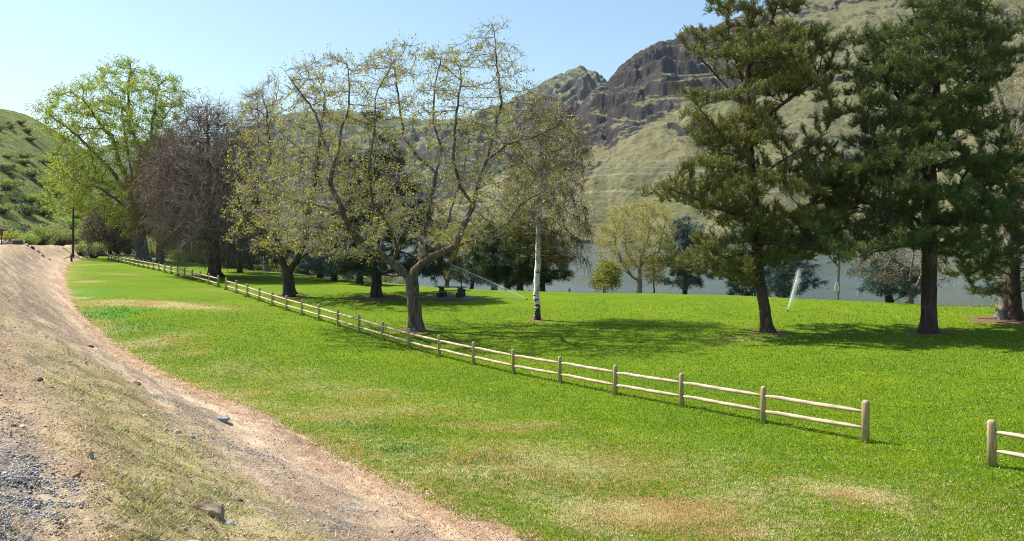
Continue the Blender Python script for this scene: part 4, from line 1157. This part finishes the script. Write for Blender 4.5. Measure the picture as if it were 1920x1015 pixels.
# sprinklers
def water_mat(name, alpha, col=(.85, .9, .92)):
    t = NT(name)
    d = t.pbr(col, .3, None, .5)
    tr = t.node('ShaderNodeBsdfTransparent'); tl = t.node('ShaderNodeBsdfTranslucent'); t.set(tl, 'Color', col)
    m1 = t.node('ShaderNodeMixShader'); m1.inputs[0].default_value = .5
    t.t.links.new(d, m1.inputs[1]); t.t.links.new(tl.outputs[0], m1.inputs[2])
    m2 = t.node('ShaderNodeMixShader'); m2.inputs[0].default_value = alpha
    t.t.links.new(tr.outputs[0], m2.inputs[1]); t.t.links.new(m1.outputs[0], m2.inputs[2])
    return t.finish(m2.outputs[0])
JET = water_mat('water_stream', .5); SPRAY = water_mat('water_spray', .26)
def sprinkler(base, tip, label, depth, spread, seed, reach=1.0, fall=.25):
    rng = np.random.default_rng(seed)
    x, y, z = hit(*base); B = np.array((x, y, z))
    T = world(tip[0], tip[1], y + depth)
    e = empty('lawn_sprinkler', B, label, 'sprinkler')
    m = MB().tube([(0, 0, -.05), (0, 0, .10), (0, 0, .11)], [.05, .045, .02], 10); m.tube([(0, 0, .1), tuple((T - B) / np.linalg.norm(T - B) * .12 + np.array((0, 0, .1)))], [.018, .014], 8)
    m.build('sprinkler_head', DARKM, e)
    # ballistic arc through the tip
    v = T - B; L = np.linalg.norm(v)
    def arc(t): return np.array((v[0] * t, v[1] * t, v[2] * t + fall * t * (1 - t) * L * .5 + .12))
    ts = np.linspace(0, 1, 16)
    m = MB().tube([arc(t) for t in ts], [.012 + .010 * t for t in ts], 7)
    m.build('water_stream', JET, e, True)
    n = 9000
    t = rng.random(n) ** .7 * reach
    c = np.array([arc(a) for a in t])
    s = (.015 + .16 * t)[:, None] * spread
    c = c + rng.normal(0, 1, (n, 3)) * s
    dn = rng.exponential(.5, n) * t * spread * 1.3
    c[:, 2] -= dn; k = c[:, 2] > -.1
    c = c[k]
    V, q = tufts_mesh(c, np.tile(unit(v[None])[0], (len(c), 1)), .05, .014, 1, rng, .3)
    mesh_np('water_spray', V, q, 3, SPRAY, e)
sprinkler((1477, 585), (1497, 512), 'lawn sprinkler throwing a steep white jet between the two big pines', 1.5, .55, 1, 1.08, .05)
sprinkler((988, 564), (846, 500), 'lawn sprinkler throwing a long low jet leftward, just left of the birch', -1.0, 1.3, 2, 1.05, .06)

# marker flag near the shore, feeder post, small posts
WHITEP = flat_mat('white_paint', (.70, .70, .68), (.80, .80, .78), 3, .6)
ORNG = flat_mat('orange_wood', (.42, .22, .07), (.55, .30, .10), 6, .7)
x, y = (1569 - PX0) / F * 60, 60.0; z = float(terrain(x, y))
e = empty('marker_flag', (x, y, z), 'white marker on two thin stakes beyond the lawn crest at the lake', 'marker')
top = CZ - (541 - PY0) / F * 60 - z
m = MB().tube([(-.12, 0, 0), (-.12, 0, top)], [.014, .012], 6).tube([(.14, 0, 0), (.14, 0, top - .2)], [.014, .012], 6); m.build('stake', CONC, e)
m = MB().box((0, -.02, top), (.34, .03, .34)); m.box((0.02, -.02, top + .3), (.2, .03, .32)); m.build('marker_panel', WHITEP, e, bevel=.004)
x, y = (1135 - PX0) / F * 66, 66.0; z = float(terrain(x, y))
e = empty('bird_feeder', (x, y, z), 'small orange brown wooden feeder box on a post at the lawn crest', 'bird feeder')
top = CZ - (540 - PY0) / F * 66 - z
MB().box((0, 0, top / 2), (.12, .12, top)).build('post', ORNG, e, bevel=.01)
m = MB().box((0, 0, top + .1), (.55, .4, .16)); m.build('feeder_box', ORNG, e, bevel=.01)
m = MB().box((0, -.12, top + .24), (.66, .34, .03), rx=.4); m.box((0, .12, top + .24), (.66, .34, .03), rx=-.4); m.build('roof', BARK_BROWN, e)
for px, py, d, lb in [(1068, 545, 68, 'short white post on the lawn crest right of the birch'), (887, 546, 95, 'white and red float post in the water above the picnic table'), (921, 546, 72, 'small white post left of the leaning juniper trunk'), (993, 549, 70, 'small white post between the junipers and the birch trunk')]:
    x, y = (px - PX0) / F * d, float(d); z = max(float(terrain(x, y)), WATER)
    top = CZ - (py - PY0) / F * d - z
    e = empty('marker_post', (x, y, z), lb, 'post')
    MB().tube([(0, 0, -.1), (0, 0, top)], [.05, .05], 10).build('post', CONC, e)
    MB().tube([(0, 0, top), (0, 0, top + .14), (0, 0, top + .2)], [.10, .11, .04], 12).build('cap', WHITEP, e, True)

# utility pole, gate rail, sign at the far end of the bank
PD = 112.0
x = (137 - PX0) / F * PD; z = float(terrain(x, PD))
e = empty('utility_pole', (x, PD, z), 'slim dark wooden pole at the far end of the bank', 'pole')
top = CZ - (390 - PY0) / F * PD - z
MB().tube([(0, 0, -.2), (0, 0, top)], [.16, .12], 10).build('pole', BARK_DK, e, True)
MB().tube([(0, 0, top), (0, 0, top + .12)], [.13, .05], 10).build('cap', DARKM, e)
x2 = (134 - PX0) / F * 104; z2 = float(terrain(x2, 104))
e = empty('gate_rail', (x2, 104, z2), 'short post with a pale rail slanting to the ground, beside the far pole', 'gate')
MB().tube([(0, 0, -.2), (0, 0, 1.0)], [.13, .12], 10).build('post', BARK_BROWN, e, True)
MB().tube([(0, 0, .8), (-1.7, -.2, .05)], [.07, .06], 10).build('rail', WOODR, e, True)
x3 = (3 - PX0) / F * 84; z3 = float(terrain(x3, 84))
e = empty('sign_post', (x3, 84, z3), 'dark brown sign on a post at the left edge by the boulders', 'sign')
MB().tube([(0, 0, -.2), (0, 0, 1.5)], [.06, .06], 8).build('post', BARK_BROWN, e)
MB().box((-.1, -.03, 1.25), (.55, .05, .7)).build('sign_panel', flat_mat('sign_brown', (.10, .035, .03), (.13, .05, .04), 3, .6), e, bevel=.01)

# rocks
def rock_mesh(name, size, seed, mat, sub=3, rough=.28, flat=.3):
    import bmesh, mathutils
    bm = bmesh.new(); bmesh.ops.create_icosphere(bm, subdivisions=sub, radius=1)
    rng = np.random.default_rng(seed)
    planes = [(unit(rng.normal(0, 1, 3)), rng.uniform(.55, .85)) for _ in range(11)]
    co_ = np.array([v.co for v in bm.verts])
    for nrm, dd in planes:
        s = co_ @ nrm; ov = np.clip(s - dd, 0, None); co_ -= ov[:, None] * nrm[None] * .92
    f = fbm(co_[:, 0] * 2.2 + seed, co_[:, 1] * 2.2 + co_[:, 2] * 1.7, 4, seed)
    co_ *= (1 + rough * .35 * f)[:, None]
    for v, c in zip(bm.verts, co_): v.co = c * np.array(size)
    me = bpy.data.meshes.new(name); bm.to_mesh(me); bm.free()
    me.materials.append(mat)
    return me
def rockm(name, a, b): 
    t = NT(name); tc = t.node('ShaderNodeTexCoord').outputs['Object']
    n = t.noise(7, 6, .7, tc); n2 = t.noise(30, 3, .7, tc)
    c = t.mix(t.ramp(n, .35, .65), a, b); c = t.mix(t.ramp(n2, .5, .7, 0, .4), c, (.08, .06, .05))
    return t.finish(t.pbr(c, .85, t.bump(n, .7, .02), .2))
RM = dict(brown=rockm('rock_brown', (.23, .17, .12), (.36, .27, .20)), grey=rockm('rock_grey', (.17, .18, .18), (.32, .33, .33)), dark=rockm('rock_dark', (.06, .05, .045), (.14, .11, .09)), pale=rockm('rock_pale', (.42, .38, .32), (.60, .54, .46)), rust=rockm('rock_rust', (.22, .12, .07), (.36, .22, .13)), green=rockm('rock_green', (.22, .24, .225), (.36, .385, .36)))
ROCKS = [((393, 951), 62, 36, 'brown', 'largest flat topped brown rock on the bank near the bottom of the picture'),
         ((357, 988), 28, 9, 'green', 'flat grey green stone below the largest brown rock'),
         ((429, 966), 24, 8, 'green', 'thin grey green stone right of the largest brown rock'),
         ((447, 940), 14, 6, 'dark', 'small dark stone up and right of the largest brown rock'),
         ((418, 793), 26, 11, 'grey', 'grey pointed stone on the dirt slope nearest the dry grass line'),
         ((404, 827), 18, 10, 'rust', 'rusty brown stone below the grey pointed stone'),
         ((171, 876), 11, 10, 'green', 'small upright greenish stone near the gravel'),
         ((143, 902), 16, 11, 'rust', 'reddish triangular stone above the gravel'),
         ((270, 919), 20, 9, 'pale', 'pale flat triangular stone left of the largest brown rock'),
         ((74, 723), 16, 9, 'dark', 'dark brown clod high on the bank at the left'),
         ((256, 722), 13, 6, 'dark', 'dark little stone on the upper dirt slope above the pale chips'),
         ((167, 654), 14, 5, 'dark', 'dark flat stone far up the dirt strip'),
         ((178, 656), 12, 5, 'pale', 'whitish stone touching the dark flat stone far up the strip'),
         ((42, 817), 12, 5, 'pale', 'whitish flat stone near the left edge above the gravel'),
         ((95, 746), 10, 7, 'rust', 'orange brown stone below the dark brown clod'),
         ((332, 811), 12, 7, 'pale', 'pale angular stone, highest of the pale chips mid bank'),
         ((337, 820), 12, 6, 'pale', 'pale chip in the middle of the mid bank chips'),
         ((310, 816), 11, 6, 'grey', 'grey chip at the left of the mid bank chips'),
         ((358, 826), 12, 7, 'green', 'bluish grey chip at the right of the mid bank chips'),
         ((226, 916), 11, 6, 'grey', 'grey pebble sized stone between reddish and pale triangular stones'),
         ((452, 856), 12, 4, 'pale', 'flat whitish stone below the rusty brown stone'),
         ((189, 713), 7, 3, 'pale', 'tiny white stone on the upper strip'),
         ((256, 726), 10, 4, 'rust', 'brown stone just under the dark little stone'),
         ((15, 652), 8, 3, 'pale', 'small white stone at the left edge halfway up the bank'),
         ((270, 786), 12, 5, 'pale', 'oval pale stone on the dirt slope left of the grey pointed stone')]
for i, ((px, py), w, h, mt, lb) in enumerate(ROCKS):
    x, y, z = hit(px, py); k = y / F / 2
    me = rock_mesh('rock', (w * k * 1.35, w * k * .9, h * k * 1.7), 100 + i, RM[mt])
    o = bpy.data.objects.new('rock', me); link(o); o.location = (x, y, z + h * k * .45); o.rotation_euler = (rb.uniform(-.1, .1), rb.uniform(-.15, .15), rb.uniform(-.5, .5))
    tag(o, lb, 'rock')
BLD = [(2, 458, 20, 12, 'pale', 'pale boulder at the left edge of the far row'), (30, 457, 22, 14, 'dark', 'largest dark boulder in the far row'), (13, 452, 14, 8, 'brown', 'brown boulder partly behind the pale one in the far row'), (50, 459, 9, 6, 'pale', 'small pale boulder right of the largest dark one'),
       (61, 459, 9, 7, 'dark', 'small dark boulder in the middle of the far row'), (71, 457, 8, 6, 'pale', 'small light boulder right of the middle dark one'), (80, 458, 10, 6, 'grey', 'flat grey boulder near the right end of the far row'), (92, 457, 9, 5, 'brown', 'last small boulder at the right end of the far row')]
for i, (px, py, w, h, mt, lb) in enumerate(BLD):
    d = 88 + (i % 3); x = (px - PX0) / F * d; z = float(terrain(x, d)); k = d / F / 2
    me = rock_mesh('boulder', (w * k * 1.1, w * k * .9, h * k * 1.6), 200 + i, RM[mt])
    o = bpy.data.objects.new('boulder', me); link(o); o.location = (x, d, z + h * k * .5); o.rotation_euler = (0, 0, rb.uniform(0, 3)); tag(o, lb, 'boulder')

# little survey flag in the bank
x, y, z = hit(22, 829)
e = empty('survey_flag', (x, y, z), 'tiny pink red survey flag at the left edge of the bank', 'flag')
MB().tube([(0, 0, 0), (.0, 0, .07)], [.0015, .0015], 5).build('wire', DARKM, e)
MB().box((-.006, 0, .03), (.014, .003, .045), ry=.3).build('flag_cloth', flat_mat('pink_plastic', (.8, .12, .10), (.85, .18, .14), 3, .5), e)

# power lines across the lake
WIRE = flat_mat('wire', (.55, .55, .50), (.62, .62, .58), 2, .5)
for k, (ya, yb, lb) in enumerate([(300, 286, 'topmost thin power line against the far hillside'), (313, 299, 'middle thin power line against the far hillside'), (326, 313, 'lowest thin power line against the far hillside')]):
    a = world(1020, ya, 560); b = world(1700, yb - 14, 600)
    pts = []
    for i in range(25):
        t = i / 24; p = a + (b - a) * t; p[2] -= 9 * 4 * t * (1 - t) * .5; pts.append(p)
    e = MB().tube(pts, [.11] * 25, 5).build('power_line', WIRE); tag(e, lb, 'power line')

# grass blades, straw and gravel (countless: stuff)
def blade_mat(name, lawn=True):
    t = NT(name); r = t.island(); dry, lush = t.attr('dry'), t.attr('lush'); p = t.pos()
    if lawn:
        g = t.mix(t.ramp(t.noise(.28, 4, .55), .3, .7), (.135, .262, .005), (.22, .335, .007))
        g = t.mix(t.ramp(t.noise(1.3, 5, .65), .4, .62, 0, .45), g, (.07, .165, .006))
        g = t.mix(t.ramp(r, 0, 1, 0, .5), g, (.26, .36, .015))
        g = t.mix(t.math('MULTIPLY', lush, .9), g, (.045, .20, .014))
        f = t.math('ADD', t.math('MULTIPLY', dry, 1.0), t.math('MULTIPLY', t.math('SUBTRACT', t.math('FRACT', t.math('MULTIPLY', r, 13.7)), .5), 1.1))
        f = t.math('ADD', f, t.math('MULTIPLY', t.math('SUBTRACT', t.noise(5, 6, .8), .5), 2.4))
        dc = t.mix(t.ramp(t.noise(.6, 3), .4, .62), (.60, .49, .27), (.48, .34, .16))
        c = t.mix(t.ramp(f, .3, .75), g, dc)
    else:
        c = t.mix(t.ramp(r, 0, 1), (.62, .48, .28), (.36, .22, .12))
        f = t.math('GREATER_THAN', t.math('ADD', t.math('FRACT', t.math('MULTIPLY', r, 13.7)), lush), 1.0)
        c = t.mix(f, c, t.mix(t.math('FRACT', t.math('MULTIPLY', r, 5.1)), (.20, .24, .045), (.42, .38, .12)))
    d = t.pbr(c, .6, None, .2); tr = t.node('ShaderNodeBsdfTranslucent'); t.set(tr, 'Color', c)
    mx = t.node('ShaderNodeMixShader'); mx.inputs[0].default_value = .3
    t.t.links.new(d, mx.inputs[1]); t.t.links.new(tr.outputs[0], mx.inputs[2])
    return t.finish(mx.outputs[0])
def scatter(n, y0, y1, xpad=350, seed=3):
    """random ground points, denser near the camera"""
    rng = np.random.default_rng(seed)
    py = rng.uniform(y0, y1, n); px = rng.uniform(-xpad, 1920 + xpad, n)
    h = 4.8
    d = h * F / (py - PY0)
    for _ in range(25):
        x = (px - PX0) / F * d; zt = terrain(x, d, False)
        dn = (CZ - zt) * F / (py - PY0); d = d * .6 + dn * .4
    x = (px - PX0) / F * d
    ok = (d > 2.5) & (d < 90)
    return x[ok], d[ok], rng
def build_blades():
    x, y, rng = scatter(620000, 560, 1060)
    at = ground_attrs(x, y)
    keep = (at['toe'] > -.05 + .25 * fbm(x * 1.5, y * 1.5, 3, 8)) & (at['mulch'] < .4) & (rng.random(len(x)) > sstep(30, 72, y))
    x, y = x[keep], y[keep]; at = {k: v[keep] for k, v in at.items()}
    z = terrain(x, y); n = len(x); d = np.hypot(x, y)
    tall = np.ones(n)
    px_ = np.repeat([p[0] for p in POSTS], 60); py_ = np.repeat([p[1] for p in POSTS], 60)
    px_ = px_ + rng.normal(0, .085, len(px_)); py_ = py_ + rng.normal(0, .085, len(py_))
    x = np.concatenate([x, px_]); y = np.concatenate([y, py_]); tall = np.concatenate([tall, np.full(len(px_), 2.4)])
    at = ground_attrs(x, y); z = terrain(x, y); n = len(x); d = np.hypot(x, y)
    hgt = tall * (.032 + .0008 * d) * rng.uniform(.5, 1.2, n) * (1 + .9 * at['lush']) * (1 - .35 * np.clip(at['dry'], 0, 1)); w = .0034 + .00042 * d
    a = rng.uniform(0, 2 * pi, n); lean = rng.normal(0, .45, (n, 2))
    B = np.stack([x, y, z - .004], 1); side = np.stack([np.cos(a), np.sin(a), 0 * a], 1) * w[:, None]
    T = B + np.stack([lean[:, 0] * hgt, lean[:, 1] * hgt, hgt], 1)
    V = np.stack([B - side, B + side, T], 1).reshape(-1, 3)
    o = mesh_np('lawn_grass', V, np.arange(3 * n).reshape(-1, 3), 3, blade_mat('lawn_blades'), attrs={'dry': np.repeat(at['dry'], 3), 'lush': np.repeat(at['lush'], 3)})
    tag(o, 'short green lawn grass with dry patches', 'grass', kind='stuff')
    rg = np.random.default_rng(91)
    k = rg.choice(len(x) - len(px_), 900, replace=False); k = k[at['toe'][k] > .3]
    c = np.stack([x[k], y[k], z[k] + .03], 1); sz = (.010 + .0007 * d[k]) * rg.uniform(.6, 1.3, len(k))
    V, q = leaves_mesh(c, sz, rg, 2.5, 1.1)
    o = mesh_np('fallen_petals', V, q, 4, flat_mat('petal', (.60, .56, .46), (.78, .76, .70), 3, .7))
    tag(o, 'tiny pale petals and dry leaves strewn on the lawn', 'petals', kind='stuff')
    # straw and weeds on the bank
    x, y, rng = scatter(420000, 470, 1060, 350, 5)
    at = ground_attrs(x, y)
    c, tt = at['crest'], at['toe']
    nb = fbm(x * 1.1, y * 1.1, 4, 61)
    band = sstep(.3, 1.1, c + nb) * (1 - sstep(1.8, 3.0, c + nb)) * (1 - sstep(12, 24, y))
    straw = np.exp(-((tt + .75 + .3 * nb) / .38) ** 2) * .9 + sstep(.1, .5, fbm(x * .8, y * .8, 3, 63)) * .5 * (1 - sstep(.9, 1.8, c)) * sstep(-.9, -.1, c) + .16
    rim = np.exp(-((tt + .15 + .2 * nb) / .3) ** 2)
    pr = np.clip(.75 * band * sstep(-.2, .25, fbm(x * 2.3, y * 2.3, 3, 64)) + straw * .55 + rim * .5, 0, 1)
    keep = (tt < .1) & (c > -1.4) & (rng.random(len(x)) < pr) & (y < 45)
    x, y, band = x[keep], y[keep], band[keep]
    z = terrain(x, y); n = len(x); d = np.hypot(x, y)
    hgt = (.022 + .0014 * d) * rng.uniform(.4, 1.6, n); w = .0016 + .0005 * d
    a = rng.uniform(0, 2 * pi, n); lean = rng.normal(0, 1.0, (n, 2))
    B = np.stack([x, y, z - .002], 1); side = np.stack([np.cos(a), np.sin(a), 0 * a], 1) * w[:, None]
    T = B + np.stack([lean[:, 0] * hgt, lean[:, 1] * hgt, hgt * .8], 1)
    V = np.stack([B - side, B + side, T], 1).reshape(-1, 3)
    o = mesh_np('dry_grass', V, np.arange(3 * n).reshape(-1, 3), 3, blade_mat('bank_blades', False), attrs={'dry': np.repeat(band * 0 + 1, 3), 'lush': np.repeat(band * .85, 3)})
    tag(o, 'straw and thin weeds on the dirt bank', 'grass', kind='stuff')
    # gravel and crumbs of soil
    x, y, rng = scatter(460000, 500, 1090, 350, 6)
    at = ground_attrs(x, y); c, tt = at['crest'], at['toe']
    nb = fbm(x * 1.3, y * 1.3, 4, 71)
    grav = (1 - sstep(.0, .5, c + .7 * nb)) * (1 - sstep(5.5, 8, y + 2 * nb))
    pr = np.clip(grav * .95 + .55 * sstep(-.1, .35, nb) * sstep(-.25, .2, fbm(x * .45, y * .45, 3, 75)) + .10, 0, 1)
    keep = (tt < -.1) & (rng.random(len(x)) < pr) & (y < 40)
    x, y, grav = x[keep], y[keep], grav[keep]
    z = terrain(x, y); n = len(x); d = np.hypot(x, y)
    s = (.0035 + .0011 * d) * .62 * np.exp(rng.normal(0, .4, n)) * (1 + .25 * grav); s = np.minimum(s, .028)
    oc = np.array([(1, 0, 0), (0, 1, 0), (-1, 0, 0), (0, -1, 0), (0, 0, 1), (0, 0, -1)], float)
    V = oc[None] * rng.uniform(.55, 1.15, (n, 6, 1)) + rng.normal(0, .16, (n, 6, 3))
    V = V * np.array((1, .8, .6)); a = rng.uniform(0, 2 * pi, n); ca, sa = np.cos(a)[:, None], np.sin(a)[:, None]
    V = np.stack([V[:, :, 0] * ca - V[:, :, 1] * sa, V[:, :, 0] * sa + V[:, :, 1] * ca, V[:, :, 2]], -1) * s[:, None, None]
    V = V + np.stack([x, y, z + s * .2], 1)[:, None]
    fc = np.array([(0, 1, 4), (1, 2, 4), (2, 3, 4), (3, 0, 4), (1, 0, 5), (2, 1, 5), (3, 2, 5), (0, 3, 5)])
    q = (np.arange(n) * 6)[:, None, None] + fc[None]
    t = NT('gravel'); r = t.island(); gr = t.attr('grav')
    g = t.mix(t.ramp(r, 0, 1, smooth=False), (.15, .15, .15), (.46, .455, .45))
    b = t.mix(t.ramp(r, 0, 1, smooth=False), (.25, .185, .135), (.60, .49, .38))
    b = t.mix(t.math('GREATER_THAN', t.math('FRACT', t.math('MULTIPLY', r, 17.3)), .9), b, (.62, .58, .52))
    mt = t.finish(t.pbr(t.mix(gr, b, g), .85, None, .2))
    o = mesh_np('gravel', V.reshape(-1, 3), q.reshape(-1, 3), 3, mt, attrs={'grav': np.repeat(grav, 6)})
    tag(o, 'grey road gravel and small brown stones on the bank', 'gravel', kind='stuff')
build_blades()

# haze
def haze():
    m = MB().box((0, 2600, 190), (12000, 6000, 500))
    t = NT('air_haze'); v = t.node('ShaderNodeVolumePrincipled')
    t.set(v, 'Color', (.72, .84, 1.0)); v.inputs['Density'].default_value = HAZE_D; v.inputs['Anisotropy'].default_value = .1
    t.t.links.new(v.outputs[0], t.out.inputs['Volume'])
    o = m.build('haze', t.m); tag(o, kind='stuff')
HAZE_D = .00004
haze()


# ------------------------------------------------------------------ light, camera, world
SUN_EL, SHX, SHY = radians(53), 1.0, -.48     # direction the shadows run
def lighting():
    w = bpy.data.worlds.new('World'); bpy.context.scene.world = w; w.use_nodes = True
    nt = w.node_tree; nt.nodes.clear()
    sky = nt.nodes.new('ShaderNodeTexSky'); sky.sky_type = 'NISHITA'; sky.sun_disc = False
    dx, dy = -SHX, -SHY       # towards the sun
    sky.sun_elevation = SUN_EL
    sky.sun_rotation = math.atan2(dx, dy)
    sky.altitude = 300; sky.air_density = 1.0; sky.dust_density = 1.9; sky.ozone_density = .8
    bg = nt.nodes.new('ShaderNodeBackground'); bg.inputs[1].default_value = .102
    out = nt.nodes.new('ShaderNodeOutputWorld')
    mx = nt.nodes.new('ShaderNodeMix'); mx.data_type = 'RGBA'; mx.blend_type = 'MULTIPLY'; mx.inputs[0].default_value = 1
    mx.inputs[7].default_value = (.92, 1.04, 1.04, 1)
    nt.links.new(sky.outputs[0], mx.inputs[6]); nt.links.new(mx.outputs[2], bg.inputs[0]); nt.links.new(bg.outputs[0], out.inputs[0])
    l = bpy.data.lights.new('sun', 'SUN'); l.energy = 5.0; l.angle = radians(.5); l.color = (1, .95, .87)
    o = bpy.data.objects.new('sun', l); link(o)
    import mathutils
    v = mathutils.Vector((SHX, SHY, -math.tan(SUN_EL) * math.hypot(SHX, SHY)))
    o.rotation_euler = v.to_track_quat('-Z', 'Y').to_euler()
    o.location = (-60, 20, 80)
lighting()

cam = bpy.data.cameras.new('camera')
cam.sensor_width = 36; cam.lens = 36 * F / 1920
cam.shift_y = -(507.5 - PY0) / 1920
cam.clip_start = .1; cam.clip_end = 20000
co = bpy.data.objects.new('camera', cam); link(co)
co.location = (0, 0, CZ); co.rotation_euler = (radians(90), 0, 0)
S = bpy.context.scene
S.camera = co
S.view_settings.view_transform = 'Standard'; S.view_settings.look = 'None'
S.view_settings.exposure = 0.85; S.view_settings.gamma = 1
S.cycles.use_denoising = True; S.cycles.denoising_prefilter = 'NONE'; S.cycles.pixel_filter_type = 'BLACKMAN_HARRIS'; S.cycles.filter_width = 1.05
S.cycles.max_bounces = 6; S.cycles.diffuse_bounces = 3; S.cycles.transmission_bounces = 3; S.cycles.transparent_max_bounces = 16
S.cycles.volume_bounces = 0
